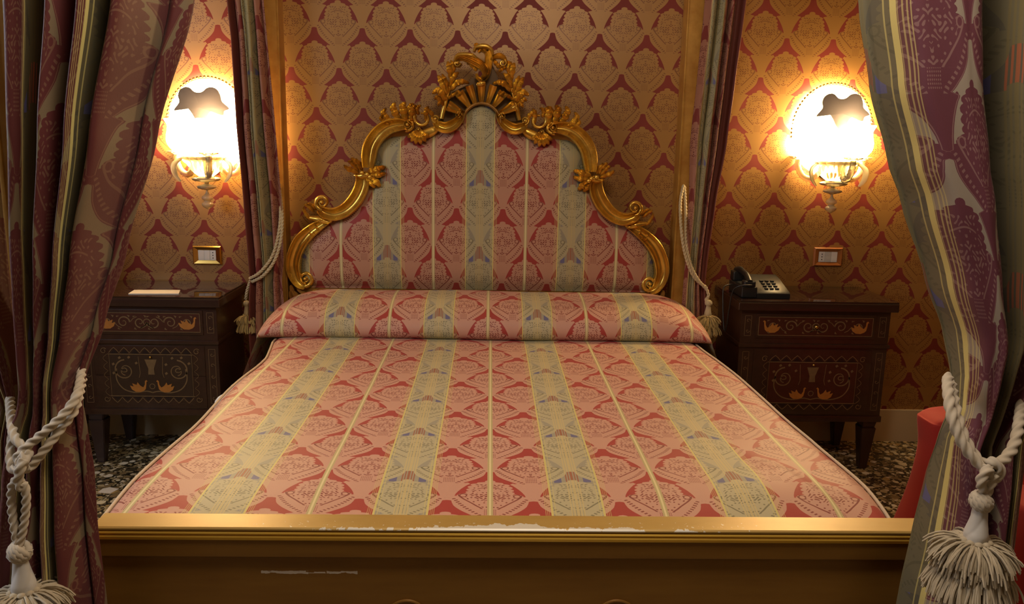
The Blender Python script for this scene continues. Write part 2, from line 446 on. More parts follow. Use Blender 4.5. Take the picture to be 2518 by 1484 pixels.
def terrazzo(name):
    m, b = new_mat(name)
    vec, x, y, z = coords('Object')
    def vor(scale, feat='F1'):
        n = X.nt.nodes.new('ShaderNodeTexVoronoi'); n.inputs['Scale'].default_value = scale; n.feature = feat
        X.nt.links.new(vec, n.inputs['Vector'])
        return n
    v1 = vor(30.0); v2 = vor(85.0)
    s1 = X.nt.nodes.new('ShaderNodeSeparateColor'); X.nt.links.new(v1.outputs['Color'], s1.inputs[0])
    s2 = X.nt.nodes.new('ShaderNodeSeparateColor'); X.nt.links.new(v2.outputs['Color'], s2.inputs[0])
    def ramp(f, stops):
        n = X.nt.nodes.new('ShaderNodeValToRGB'); n.color_ramp.interpolation = 'CONSTANT'
        e = n.color_ramp.elements
        while len(e) > 1: e.remove(e[1])
        e[0].position = 0; e[0].color = (*stops[0][1], 1)
        for pos, c in stops[1:]:
            q = e.new(pos); q.color = (*c, 1)
        X.nt.links.new(f, n.inputs[0]); return n.outputs[0]
    big = ramp(s1.outputs[0], [(0, (0.07, 0.055, 0.03)), (0.25, (0.24, 0.17, 0.08)), (0.45, (0.48, 0.38, 0.20)), (0.62, (0.70, 0.62, 0.42)), (0.82, (0.42, 0.28, 0.10)), (0.90, (0.80, 0.74, 0.58))])
    small = ramp(s2.outputs[0], [(0, (0.03, 0.025, 0.015)), (0.4, (0.15, 0.11, 0.055)), (0.7, (0.38, 0.30, 0.15)), (0.9, (0.65, 0.55, 0.38))])
    g = X(v1.outputs['Distance'])
    isbig = (g < ma(X(s1.outputs[1]), 0.4, 0.25))
    setp(b, color=cmix(small, big, isbig), rough=0.25, spec=0.5)
    return m
M_FLOOR = terrazzo('venetian_terrazzo')
def emis(name, color, strength):
    m, b = new_mat(name); setp(b, color=(0.8, 0.8, 0.8), emis=color, estr=strength); return m
M_SHADE = emis('glowing_lamp_shade', (1.0, 0.68, 0.31), 60.0)
M_CARTOUCHE = simple('smoked_lilac_glass', (0.10, 0.085, 0.09), 0.5, spec=0.2, var=0.3, scale=12)
def glass(name, color, rough=0.05, alpha=0.75):
    m, b = new_mat(name)
    vec, x, y, z = coords('Object')
    setp(b, color=color, rough=rough, trans=0.55, ior=1.45, spec=0.8)
    return m
M_CRYSTAL = glass('murano_crystal', (0.92, 0.85, 0.66))
M_CRYSTAL_GOLD = glass('gold_flecked_glass', (0.90, 0.80, 0.50), rough=0.18)

# ------------------------------------------------------------------ the room
WY = 3.84
def slab(name, x0, x1, y0, y1, z0, z1, mat, uv=None, kind='structure'):
    bm = bmesh.new(); box(bm, x0, x1, y0, y1, z0, z1)
    if uv:
        lay = bm.loops.layers.uv.verify()
        for f in bm.faces:
            for lp in f.loops: lp[lay].uv = uv(lp.vert.co)
    o = obj(name, bm, mat, smooth=False); tag(o, kind=kind); return o
slab('floor', -2.85, 3.1, -2.6, 3.94, -0.1, 0.0, M_FLOOR)
slab('wall_back', -2.75, 3.0, WY, WY+0.1, 0.0, 2.85, M_WALL, lambda c: (c.x, c.z))
slab('wall_left', -2.85, -2.75, -2.6, 3.94, 0.0, 2.85, M_WALL, lambda c: (c.y, c.z))
slab('wall_right', 3.0, 3.1, -2.6, 3.94, 0.0, 2.85, M_WALL, lambda c: (c.y, c.z))
slab('wall_front', -2.75, 3.0, -2.6, -2.5, 0.0, 2.85, M_WALL, lambda c: (c.x, c.z))
slab('ceiling', -2.85, 3.1, -2.6, 3.94, 2.85, 2.95, M_CEIL)
slab('baseboard_back', -2.75, 3.0, WY-0.014, WY, 0.0, 0.165, M_BASE)
slab('baseboard_right', 2.986, 3.0, -2.5, WY-0.014, 0.0, 0.165, M_BASE)
slab('baseboard_left', -2.75, -2.736, -2.5, WY-0.014, 0.0, 0.165, M_BASE)

# ------------------------------------------------------------------ the bed
HY = 3.70                                   # plane of the headboard carving
AX = -0.048                                 # its axis
def hb(px, py, Y=HY):
    """image pixels back-projected through the camera onto plane Y -> metres (x, z)"""
    d = F + R*((px-1259.0)/FPX) - U*((py-742.0)/FPX)  # camera ray through that image pixel
    return (d.x*Y/d.y, 1.45+d.z*Y/d.y)
K = 0.00187                                 # metres per image pixel on that plane
bed = empty('canopy_bed', (0.0, 2.7, 0.0))
tag(bed, 'gilded four-poster bed with carved rococo headboard and plain brown-gold footboard', 'bed')

CHANNEL = [(-1, -.6), (-1, .55), (-.93, .92), (-.84, 1), (-.75, .86), (-.66, .5), (-.45, .22), (-.2, .08), (0, .04), (.2, .08), (.45, .22), (.66, .5), (.75, .86), (.84, 1), (.93, .92), (1, .55), (1, -.6)]
ROUND = [(-1, -.5), (-1, .1), (-.9, .5), (-.6, .88), (-.25, 1), (.25, 1), (.6, .88), (.9, .5), (1, .1), (1, -.5)]
LEAFP = [(-1, -.3), (-1, .35), (-.82, .60), (-.66, .50), (-.5, .80), (-.33, .70), (-.16, .97), (0, .84), (.16, .97), (.33, .70), (.5, .80), (.66, .50), (.82, .60), (1, .35), (1, -.3)]
def sweep(bm, pts, prof, h, y0, mirror=False, lift=None):
    """sweep a relief profile along (x, z, halfwidth) points; closed at the back"""
    n = len(pts); rings = []
    for i, (x, z, w) in enumerate(pts):
        a = pts[max(i-1, 0)]; b = pts[min(i+1, n-1)]
        dx, dz = b[0]-a[0], b[1]-a[1]; L = math.hypot(dx, dz) or 1e-6
        nx, nz = -dz/L, dx/L
        ring = []
        for s, q in prof:
            hh = h*(0.35+0.65*min(1.0, w/0.02))*q if q > 0 else h*q*0.6
            if lift: hh += lift(i/(n-1))
            xx = x+nx*w*s
            if mirror: xx = 2*AX-xx
            ring.append(bm.verts.new((xx, y0-hh, z+nz*w*s)))
        rings.append(ring)
    m = len(prof)
    for a, b in zip(rings, rings[1:]):
        for k in range(m):
            j = (k+1) % m
            q = (a[k], a[j], b[j], b[k])
            bm.faces.new(q if not mirror else q[::-1])
    for r in (rings[0], rings[-1]):
        try: bm.faces.new(r)
        except ValueError: pass
def px_path(pts, n=8):
    """(px, py, half width, all in image px) control points -> smooth (x, z, w) in metres"""
    out = []
    for px, py, hw in catmull(pts, n):
        x, z = hb(px, py); out.append((x, z, max(hw, 0.3)*K))
    return out
def spiral_pts(cx, cy, r0, a0, turns, w0, cw=1, n=26, r1=3.0, w1=1.5):
    out = []
    for i in range(n+1):
        t = i/n; a = a0 + cw*2*PI*turns*t; r = r0+(r1-r0)*t**0.85
        x, z = hb(cx+r*math.cos(a), cy+r*math.sin(a)); out.append((x, z, (w0+(w1-w0)*t)*K))
    return out
def leaf_pts(pts, wmax, lobes=4, n=9, tip=0.12):
    P = catmull(pts, n); m = len(P); out = []
    for i, (px, py) in enumerate(P):
        t = i/(m-1)
        env = math.sin(PI*min(1, (t*0.86+0.14)))**0.8
        lob = 0.72+0.28*abs(math.sin(PI*lobes*t))
        x, z = hb(px, py); out.append((x, z, max(0.6, wmax*max(env, tip*(1-t))*lob)*K))
    return out
def carve(name, parent, fn, mat=None):
    """one mesh for the left piece and one for its mirror image"""
    for mir in (False, True):
        bm = bmesh.new(); fn(bm, mir)
        bmesh.ops.recalc_face_normals(bm, faces=bm.faces)
        obj(name, bm, mat or M_GOLD, parent)
def volute(bm, c, r0, a0, turns, w0, mir, cw=1, h=0.022, y0=HY, knob=4.5):
    sweep(bm, spiral_pts(c[0], c[1], r0, a0, turns, w0, cw), ROUND, h, y0, mir)
    x, z = hb(*c); x = 2*AX-x if mir else x
    ball(bm, (x, y0-h*0.7, z), knob*K, 12)

# --- backing board and upholstered panel share the stepped rococo outline
TOPLINE = [(716, 745), (716, 690), (722, 620), (742, 585), (775, 556), (820, 536), (862, 505), (895, 462), (906, 430), (910, 385), (922, 345), (950, 322),
           (985, 318), (1020, 322), (1060, 318), (1095, 306), (1118, 292), (1140, 268), (1160, 250), (1184, 244)]
PANEL = [(736, 712), (738, 640), (745, 598), (768, 570), (800, 550), (845, 528), (880, 492), (908, 450), (922, 420), (922, 372), (935, 350), (962, 336), (1000, 334),
         (1040, 338), (1080, 320), (1115, 304), (1138, 282), (1158, 262), (1184, 256)]
def outline(t, base):
    L = [hb(*p) for p in t]
    zb = hb(1178, base)[1]
    pts = [(L[0][0], zb)] + L + [(2*AX-x, z) for x, z in L[::-1]] + [(2*AX-L[0][0], zb)]
    return pts
bm = bmesh.new()
P = outline(TOPLINE, 800)
fr = [bm.verts.new((x, 3.722, z)) for x, z in P]; bk = [bm.verts.new((x, 3.78, z)) for x, z in P]
bm.faces.new(fr); bm.faces.new(bk[::-1])
for i in range(len(P)):
    j = (i+1) % len(P); bm.faces.new((fr[i], bk[i], bk[j], fr[j]))
bmesh.ops.recalc_face_normals(bm, faces=bm.faces)
board = obj('headboard', bm, M_GOLD2, bed, smooth=False)

def ztop(x):
    L = [hb(*p) for p in PANEL]; ax = abs(x-AX)
    Q = sorted([(AX-q[0], q[1]) for q in L])
    if ax >= Q[-1][0]: return None
    for a, b in zip(Q, Q[1:]):
        if a[0] <= ax <= b[0] and b[0] > a[0]:
            return a[1]+(b[1]-a[1])*(ax-a[0])/(b[0]-a[0])
    return Q[0][1]
def edge_dist(x, z, seg):
    best = 9
    for (ax, az), (bx, bz) in seg:
        dx, dz = bx-ax, bz-az; L2 = dx*dx+dz*dz or 1e-9
        t = max(0, min(1, ((x-ax)*dx+(z-az)*dz)/L2))
        best = min(best, math.hypot(x-ax-dx*t, z-az-dz*t))
    return best
PP = outline(PANEL, 712); SEG = list(zip(PP, PP[1:]+PP[:1]))
xw = AX-hb(*PANEL[0])[0]; zb = hb(1178, 714)[1]
bm = bmesh.new(); lay = bm.loops.layers.uv.verify(); NX, NZ = 110, 46; V = []
for i in range(NX+1):
    x = AX + xw*0.999*(2*i/NX-1); zt = ztop(x) or zb+0.02; col = []
    for j in range(NZ+1):
        z = zb+(zt-zb)*j/NZ; d = edge_dist(x, z, SEG)
        col.append(bm.verts.new((x, 3.722-0.042*(1-math.exp(-d/0.035)), z)))
    V.append(col)
for i in range(NX):
    for j in range(NZ):
        f = bm.faces.new((V[i][j], V[i+1][j], V[i+1][j+1], V[i][j+1]))
        for lp in f.loops: lp[lay].uv = (lp.vert.co.x, lp.vert.co.z)
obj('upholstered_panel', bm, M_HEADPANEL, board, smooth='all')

# bottom rail of the headboard: two gold fillets and a lower board
bm = bmesh.new()
xl, zt = hb(772, 708); xr = 2*AX-xl+0.012
box(bm, xl, xr, 3.665, 3.73, zt-0.016, zt-0.002, 0.004)
box(bm, xl, xr, 3.672, 3.73, zt-0.030, zt-0.018, 0.004)
box(bm, xl-0.11, xr+0.10, 3.685, 3.73, zt-0.20, zt-0.032, 0.004)
obj('bottom_rail', bm, M_GOLD, board)

# --- carved mouldings (left half given, right half mirrored)
carve('scroll_moulding', board, lambda bm, m: (                                 # lower C
    sweep(bm, px_path([(812, 541, 6), (790, 551, 12), (765, 568, 16), (742, 592, 18), (728, 620, 18), (722, 650, 18), (727, 676, 16), (738, 695, 12), (752, 703, 8)]), CHANNEL, 0.030, HY, m),
    volute(bm, (752, 684), 19, PI/2, 1.6, 6, m, cw=-1)))
carve('scroll_moulding', board, lambda bm, m: (                                 # middle C
    sweep(bm, px_path([(786, 512, 9), (800, 521, 14), (822, 526, 16), (848, 517, 17), (870, 497, 18), (886, 471, 18), (893, 445, 17), (888, 424, 13)]), CHANNEL, 0.036, HY, m),
    volute(bm, (793, 497), 19, PI/2, 1.7, 6, m, cw=1)))
carve('scroll_moulding', board, lambda bm, m: (                                 # upper C
    sweep(bm, px_path([(907, 412, 14), (908, 388, 18), (914, 358, 19), (930, 332, 19), (952, 314, 18), (976, 307, 16), (998, 308, 12), (1010, 316, 8)]), CHANNEL, 0.040, HY, m),
    volute(bm, (1003, 306), 16, PI*0.6, 1.7, 5.5, m, cw=-1, h=0.03)))
carve('scroll_moulding', board, lambda bm, m: (                                 # bowl-shaped C beside the arch
    sweep(bm, px_path([(1069, 300, 6), (1080, 309, 12), (1096, 314, 14), (1112, 309, 14), (1127, 297, 11), (1137, 282, 7), (1140, 272, 4)]), CHANNEL, 0.040, HY-0.008, m),
    volute(bm, (1072, 292), 10, PI/2, 1.5, 4, m, cw=1, h=0.035, knob=3.2),
    volute(bm, (1128, 284), 9, 0, 1.3, 3.4, m, cw=-1, h=0.045, knob=2.6)))
carve('open_ring_scroll', board, lambda bm, m: (
    sweep(bm, spiral_pts(1038, 291, 19, PI*1.15, 0.86, 5, -1, r1=13, w1=3.0), ROUND, 0.028, HY-0.004, m),
    sweep(bm, px_path([(1020, 322, 5), (1040, 330, 11), (1062, 323, 11), (1078, 312, 6)]), ROUND, 0.012, HY-0.002, m)))
# central arch over the panel
def arch(bm):
    pts = []
    for i in range(25):
        t = PI*i/24; x, z = hb(1184-47*math.cos(t), 303-50*math.sin(t)); pts.append((x, z, 4.2*K))
    sweep(bm, pts, ROUND, 0.030, HY)
bm = bmesh.new(); arch(bm); bmesh.ops.recalc_face_normals(bm, faces=bm.faces); obj('arch_moulding', bm, M_GOLD2, board)
# shell fan above the arch
for k, (a, r1, wd) in enumerate([(-62, 92, 14), (-36, 92, 13), (-18, 96, 11), (0, 98, 12), (18, 96, 11), (36, 92, 13), (62, 92, 14)]):
    t = math.radians(a); pts = []
    for i in range(9):
        q = i/8; r = 50+(r1-50)*q
        x, z = hb(1184+r*math.sin(t), 303-r*math.cos(t)); pts.append((x, z, (5.0+(wd-5.0)*q**0.8*(1 if q < .9 else .8))*K))
    bm = bmesh.new(); sweep(bm, pts, [(-1, -.4), (-1, .7), (-.85, 1), (-.6, .6), (-.2, .35), (.2, .35), (.6, .6), (.85, 1), (1, .7), (1, -.4)], 0.034, HY-0.002, lift=lambda t: 0.022*t*t)
    bmesh.ops.recalc_face_normals(bm, faces=bm.faces); obj('shell_rib', bm, M_GOLD, board)
# acanthus branch that climbs either side of the crest
def branch(bm, m):
    sweep(bm, px_path([(1086, 292, 5), (1092, 268, 6), (1098, 246, 5), (1104, 224, 4.5), (1108, 200, 4), (1110, 178, 3)]), ROUND, 0.030, HY-0.008, m)
    for pts, wd in (([(1100, 236), (1092, 214), (1084, 196), (1077, 186)], 9), ([(1106, 216), (1112, 198), (1122, 184), (1130, 180)], 7), ([(1108, 222), (1124, 206), (1140, 202), (1155, 206)], 8),
                    ([(1098, 250), (1088, 232), (1076, 224), (1064, 232)], 10), ([(1096, 262), (1082, 246), (1074, 240), (1070, 246)], 6), ([(1110, 196), (1107, 176), (1104, 160), (1100, 152)], 8),
                    ([(1110, 190), (1116, 170), (1113, 156), (1108, 150)], 6), ([(1094, 262), (1086, 252), (1080, 256), (1078, 262)], 5), ([(1102, 232), (1098, 208), (1092, 192), (1088, 182)], 7),
                    ([(1118, 232), (1126, 226), (1134, 232), (1128, 238)], 4), ([(1100, 244), (1112, 236), (1120, 232), (1128, 231)], 5)):
        sweep(bm, leaf_pts(pts, wd), LEAFP, 0.026, HY-0.012, m, lift=lambda t: 0.022*math.sin(PI*min(1, t*0.8)))
carve('acanthus_branch', board, branch)
# shell and leaf cluster on the shoulder above the upper C
def shoulder(bm, m):
    for pts, wd in (([(968, 300), (952, 290), (944, 276), (952, 266)], 8), ([(984, 298), (974, 280), (968, 264), (974, 252)], 10), ([(998, 298), (994, 276), (992, 260), (1000, 252)], 11),
                    ([(1012, 300), (1014, 280), (1016, 266), (1024, 258)], 10), ([(1050, 300), (1048, 280), (1050, 268), (1056, 262)], 7), ([(1066, 296), (1062, 280), (1054, 270), (1052, 262)], 6),
                    ([(960, 306), (946, 300), (938, 290), (944, 282)], 6), ([(1030, 282), (1026, 270), (1030, 262), (1038, 260)], 6), ([(1010, 286), (1006, 268), (1012, 258), (1020, 256)], 6)):
        sweep(bm, leaf_pts(pts, wd), LEAFP, 0.026, HY-0.004, m, lift=lambda t: 0.02*t)
carve('shoulder_leaves', board, shoulder)
# fan leaf hanging into the panel
def pendant(bm, m):
    for a in (-62, -38, -14, 12, 38, 62):
        t = math.radians(a); P_ = [(1030+q*34*math.sin(t)*0.9, 322+q*34*math.cos(t)) for q in (0, .4, .75, 1)]
        sweep(bm, leaf_pts(P_, 6.5, 2), LEAFP, 0.020, HY-0.016, m, lift=lambda t: 0.012*math.sin(PI*t))
    volute(bm, (1030, 318), 7, 0, 1.3, 3, m, h=0.038, knob=2.4)
carve('pendant_leaf', board, pendant)
# leafy knot where middle and upper C meet: one spray outward, one inward
def knot(bm, m):
    for pts, wd in (([(884, 424), (868, 418), (856, 412), (850, 404)], 7), ([(884, 420), (874, 408), (866, 398), (858, 396)], 6), ([(888, 418), (882, 402), (872, 392), (866, 388)], 7), ([(892, 420), (888, 404), (880, 394), (880, 388)], 5)):
        sweep(bm, leaf_pts(pts, wd, 3), LEAFP, 0.028, HY-0.008, m, lift=lambda t: 0.03*t)
    for pts, wd in (([(906, 422), (922, 418), (938, 412), (950, 410)], 9), ([(908, 428), (924, 430), (940, 428), (950, 424)], 8), ([(908, 432), (922, 442), (932, 452), (934, 460)], 9), ([(904, 434), (912, 446), (920, 456), (924, 462)], 7)):
        sweep(bm, leaf_pts(pts, wd, 3), LEAFP, 0.026, HY-0.012, m, lift=lambda t: 0.008*math.sin(PI*t))
    for c in ((893, 424), (905, 428), (912, 434)):
        x, z = hb(*c); ball(bm, ((2*AX-x) if m else x, HY-0.034, z), 5.5*K, 10)
    sweep(bm, px_path([(872, 430, 3), (886, 432, 7), (900, 430, 9), (912, 432, 6)]), ROUND, 0.034, HY-0.004, m)
carve('leaf_knot', board, knot)
# small knot between middle and lower C
def knot2(bm, m):
    for pts, wd in (([(774, 520), (764, 510), (756, 504), (750, 500)], 5), ([(778, 516), (770, 504), (764, 500), (756, 498)], 4), ([(766, 540), (756, 528), (750, 516), (750, 506)], 5)):
        sweep(bm, leaf_pts(pts, wd, 2), LEAFP, 0.024, HY-0.004, m, lift=lambda t: 0.018*t)
    sweep(bm, px_path([(758, 534, 3), (772, 536, 6), (790, 540, 9), (806, 545, 6), (818, 540, 3)]), ROUND, 0.026, HY-0.002, m)
    for pts, wd in (([(776, 556), (784, 566), (776, 574), (770, 568)], 3), ([(762, 572), (770, 580), (766, 586), (758, 588)], 3)):
        sweep(bm, leaf_pts(pts, wd, 2), LEAFP, 0.018, HY-0.01, m)
carve('small_leaf_knot', board, knot2)
# carved foot below the lower volute
def footleaf(bm, m):
    for pts, wd in (([(716, 700), (722, 716), (736, 728), (750, 730)], 6), ([(716, 712), (718, 730), (728, 744), (742, 748)], 6), ([(730, 704), (742, 716), (756, 722), (768, 716)], 5)):
        sweep(bm, leaf_pts(pts, wd, 3), LEAFP, 0.022, HY-0.002, m, lift=lambda t: 0.01*math.sin(PI*t))
carve('carved_foot', board, footleaf, M_GOLD2)
# asymmetrical crest
bm = bmesh.new()
sweep(bm, px_path([(1172, 210, 4), (1184, 207, 7), (1194, 205, 4)]), ROUND, 0.03, HY-0.03)
sweep(bm, px_path([(1172, 182, 3), (1175, 192, 5), (1185, 197, 6), (1195, 187, 8), (1200, 168, 9), (1202, 150, 10), (1201, 136, 9), (1194, 127, 7), (1184, 124, 5), (1176, 130, 3)]), CHANNEL, 0.036, HY-0.024)
sweep(bm, px_path([(1166, 130, 3), (1170, 120, 5), (1182, 116, 6), (1197, 117, 6), (1208, 125, 5), (1212, 138, 3)]), ROUND, 0.046, HY-0.03)
sweep(bm, px_path([(1122, 160, 5), (1126, 146, 8), (1138, 142, 9), (1152, 146, 10), (1166, 152, 11), (1180, 160, 11), (1190, 172, 9), (1192, 186, 6), (1184, 194, 4)]), LEAFP, 0.046, HY-0.036)
sweep(bm, px_path([(1118, 152, 3), (1126, 139, 5), (1142, 137, 6), (1160, 139, 6), (1172, 146, 4)]), ROUND, 0.05, HY-0.036)
volute(bm, (1126, 158), 8, 0, 1.3, 3.4, False, h=0.06, knob=3.5, y0=HY-0.03)
sweep(bm, px_path([(1208, 150, 4), (1216, 142, 6), (1228, 139, 7), (1238, 144, 6), (1243, 154, 5)]), LEAFP, 0.036, HY-0.026)
volute(bm, (1236, 157), 9, -PI/3, 1.3, 3.6, False, h=0.044, knob=3.0, y0=HY-0.024)
sweep(bm, px_path([(1240, 160, 4), (1250, 156, 5), (1256, 164, 6), (1256, 178, 5), (1252, 192, 4)]), LEAFP, 0.03, HY-0.02)
for pts, wd in (([(1166, 112), (1176, 114), (1192, 120), (1200, 128)], 6), ([(1215, 150), (1222, 160), (1230, 166), (1238, 166)], 6),
                ([(1226, 178), (1236, 170), (1244, 168), (1250, 172)], 5), ([(1172, 176), (1166, 166), (1156, 158), (1148, 158)], 6)):
    sweep(bm, leaf_pts(pts, wd, 3), LEAFP, 0.03, HY-0.03)
bmesh.ops.recalc_face_normals(bm, faces=bm.faces)
obj('crest', bm, M_GOLD, board)
# carved web that carries the crest; shade of the hollows put into its colour
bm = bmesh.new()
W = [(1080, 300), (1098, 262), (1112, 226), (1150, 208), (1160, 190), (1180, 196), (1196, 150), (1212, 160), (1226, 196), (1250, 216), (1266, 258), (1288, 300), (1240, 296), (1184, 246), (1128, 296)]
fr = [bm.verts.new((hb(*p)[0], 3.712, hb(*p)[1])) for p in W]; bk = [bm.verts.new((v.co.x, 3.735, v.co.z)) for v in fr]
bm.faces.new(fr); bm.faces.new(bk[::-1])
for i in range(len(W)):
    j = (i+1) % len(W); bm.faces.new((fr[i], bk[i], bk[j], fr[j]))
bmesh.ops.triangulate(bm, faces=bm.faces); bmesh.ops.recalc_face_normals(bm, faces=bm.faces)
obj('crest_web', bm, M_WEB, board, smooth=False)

# --- posts, rails, canopy frame
FL, FR_, RL, RR = (-0.869, 1.57), (1.005, 1.57), (-0.972, 3.745), (0.898, 3.745)
for (x, y), front in ((FL, 1), (FR_, 1), (RL, 0), (RR, 0)):
    bm = bmesh.new(); hw = 0.036 if front else 0.043
    box(bm, x-hw, x+hw, y-hw, y+hw, 0.0, 2.42, 0.004)
    for s in (-1, 1):                                     # raised fillets on the arrises of the face
        box(bm, x+s*hw-(0.008 if s > 0 else 0), x+s*hw+(0.008 if s < 0 else 0), y-hw-0.006, y-hw+0.002, 0.45, 2.40, 0.002)
    obj('post', bm, M_POST, bed)
bm = bmesh.new(); box(bm, -0.833, 0.969, 1.55, 1.59, 2.34, 2.42, 0.005); obj('canopy_rail', bm, M_POST, bed)
bm = bmesh.new(); box(bm, -0.92, 0.85, 3.725, 3.765, 2.34, 2.42, 0.005); obj('canopy_rail', bm, M_POST, bed)
def beam(name, a, b, hw, z0, z1, mat):
    bm = bmesh.new()
    vs = [bm.verts.new((p[0]+s*hw, p[1]+(0.036 if p is a else -0.043), z)) for p in (a, b) for s in (-1, 1) for z in (z0, z1)]
    for f in ((0, 1, 3, 2), (4, 6, 7, 5), (0, 4, 5, 1), (2, 3, 7, 6), (0, 2, 6, 4), (1, 5, 7, 3)): bm.faces.new([vs[i] for i in f])
    bmesh.ops.recalc_face_normals(bm, faces=bm.faces)
    return obj(name, bm, mat, bed, smooth=False)
beam('canopy_rail', FL, RL, 0.02, 2.34, 2.42, M_POST); beam('canopy_rail', FR_, RR, 0.02, 2.34, 2.42, M_POST)
beam('side_rail', FL, RL, 0.016, 0.22, 0.40, M_FOOT); beam('side_rail', FR_, RR, 0.016, 0.22, 0.40, M_FOOT)

# --- footboard
bm = bmesh.new()
XA, XB = -0.833, 0.969
box(bm, XA, XB, 1.622, 1.648, 0.18, 0.562)                  # lower panel
box(bm, XA, XB, 1.608, 1.655, 0.565, 0.622, 0.003)             # upper board
box(bm, XA, XB, 1.604, 1.655, 0.20, 0.30, 0.003)
foot = obj('footboard', bm, M_FOOT, bed)
bm = bmesh.new()
prof = [(1.668, 0.600), (1.668, 0.634), (1.665, 0.637), (1.603, 0.637), (1.600, 0.634), (1.600, 0.631), (1.6045, 0.629), (1.6045, 0.6275), (1.601, 0.6265),
        (1.5995, 0.6235), (1.601, 0.6205), (1.6045, 0.6195), (1.6045, 0.6185), (1.602, 0.6175), (1.6005, 0.6140), (1.602, 0.6105), (1.606, 0.6085), (1.61, 0.600)]
rows = [[bm.verts.new((x, y, z)) for y, z in prof] for x in [XA+(XB-XA)*i/24 for i in range(25)]]
for a, b in zip(rows, rows[1:]):
    for k in range(len(prof)):
        j = (k+1) % len(prof); bm.faces.new((a[k], a[j], b[j], b[k]))
bm.faces.new(rows[0]); bm.faces.new(rows[-1][::-1]); bmesh.ops.recalc_face_normals(bm, faces=bm.faces)
cap = obj('cap_rail', bm, M_RAIL, foot); cap['label'] = 'gold cap rail with flaking white paint'
for px in (1000, 1518):
    x, z = hb(px, 1474, 1.62); bm = bmesh.new(); ring = []
    pts = [(x+0.052*math.cos(2*PI*i/40), 1.620, z-0.062+0.060*math.sin(2*PI*i/40)) for i in range(41)]
    tube(bm, pts, 0.0035, 8, caps=False)
    pts = [(x+0.040*math.cos(2*PI*i/40), 1.621, z-0.062+0.047*math.sin(2*PI*i/40)) for i in range(41)]
    tube(bm, pts, 0.002, 8, caps=False)
    obj('oval_medallion', bm, M_FOOT, foot)

# ------------------------------------------------------------------ mattress, coverlet, pillow roll
bm = bmesh.new(); box(bm, -0.835, 0.90, 1.70, 3.655, 0.405, 0.605, 0.04, 4)
matt = obj('mattress', bm, M_SHEET); tag(matt, 'mattress in a white sheet under the red coverlet, peeping out on the left side', 'mattress')
bm = bmesh.new()
def bulge(u, v):
    Y = 2.45+0.40*u; t = PI*v; e = math.sin(PI*u)**0.6
    return (-0.835-0.074*e*math.sin(t)-0.006*math.sin(20*u), Y, 0.572+0.046*math.cos(t)+0.006*math.sin(9*u))
grid(bm, bulge, 30, 10); obj('bunched_sheet', bm, M_SHEET, matt)

XLc, XRc = -0.858, 0.940
def edgeL(Y): return -0.862+0.006*math.sin(Y*9)+(-0.030 if Y > 3.0 else 0)*min(1, (Y-3.0)/0.25 if Y > 3 else 0)
def edgeR(Y): return 0.950-0.05*max(0, min(1, (Y-2.2)/1.1))+0.006*math.sin(Y*7+1)
def cover(u, v):
    Y = 1.672+(3.42-1.672)*v
    xl, xr = edgeL(Y), edgeR(Y); rc = 0.045
    flat = xr-xl-2*rc; arc = PI/2*rc; drop = 0.22
    tot = flat+2*arc+2*drop; s = u*tot
    if s < drop: x, z = xl+0.02*(1-s/drop)*math.sin(Y*11+1)*0.6, -(rc+drop-s)
    elif s < drop+arc: t = (s-drop)/rc; x, z = xl+rc*(1-math.cos(t)), -rc+rc*math.sin(t)
    elif s < drop+arc+flat: x, z = xl+rc+(s-drop-arc), 0
    elif s < drop+2*arc+flat: t = (s-drop-arc-flat)/rc; x, z = xr-rc+rc*math.sin(t), -rc+rc*math.cos(t)
    else: q = s-(drop+2*arc+flat); x, z = xr+0.012*q/drop*math.sin(Y*10), -rc-q
    z += 0.632
    g = max(0.0, min(1.0, (1.90-Y)/0.22)); sx = max(0.0, min(1.0, (x+0.2)/0.7))
    z -= g*g*0.034*(0.25+0.75*sx)
    if Y > 3.3: z -= 0.02*min(1, (Y-3.3)/0.1)
    n = mnoise.noise(Vector((x*2.2, Y*1.8, 0.3)))*0.007 + mnoise.noise(Vector((x*7, Y*5, 4)))*0.0022
    # soft lump with creases at the right front corner
    d = math.hypot((x-0.70)/0.10, (Y-1.86)/0.13); n += 0.010*math.exp(-d*d)
    n += 0.006*math.exp(-((x-0.80+(Y-1.8)*0.35)/0.022)**2)*max(0, min(1, (2.15-Y)/0.2))
    return (x, Y, z+n)
xm = (XLc+XRc)/2
def cuv(u, v):
    Y = 1.672+(3.42-1.672)*v; xl, xr = edgeL(Y), edgeR(Y); rc = 0.045
    tot = (xr-xl-2*rc)+2*(PI/2*rc)+0.44
    # metres of cloth measured from the centre line so that the woven stripes run straight up the bed
    return ((xl+xr)/2 + (u-0.5)*tot, Y)
bm = bmesh.new(); grid(bm, cover, 150, 110, cuv)
spread = obj('coverlet', bm, M_SPREAD, smooth='all')
tag(spread, 'red and khaki striped damask coverlet spread over the bed and rolled over the pillows', 'bedspread')
for sgn, fn in ((-1, edgeL), (1, edgeR)):
    bm = bmesh.new(); pts = []
    for i in range(70):
        Y = 1.675+(3.36-1.675)*i/69; x = fn(Y)+(0.011 if sgn < 0 else -0.011)
        g = max(0.0, min(1.0, (1.90-Y)/0.22)); sx = max(0.0, min(1.0, (x+0.2)/0.7))
        z = 0.632-0.010-g*g*0.034*(0.25+0.75*sx)-(0.02*min(1, (Y-3.3)/0.1) if Y > 3.3 else 0)
        z += mnoise.noise(Vector((x*2.2, Y*1.8, 0.3)))*0.007+mnoise.noise(Vector((x*7, Y*5, 4)))*0.0022
        pts.append((x, Y, z+0.002))
    tube(bm, pts, 0.0042, 8); obj('piping', bm, M_PIPING, spread)

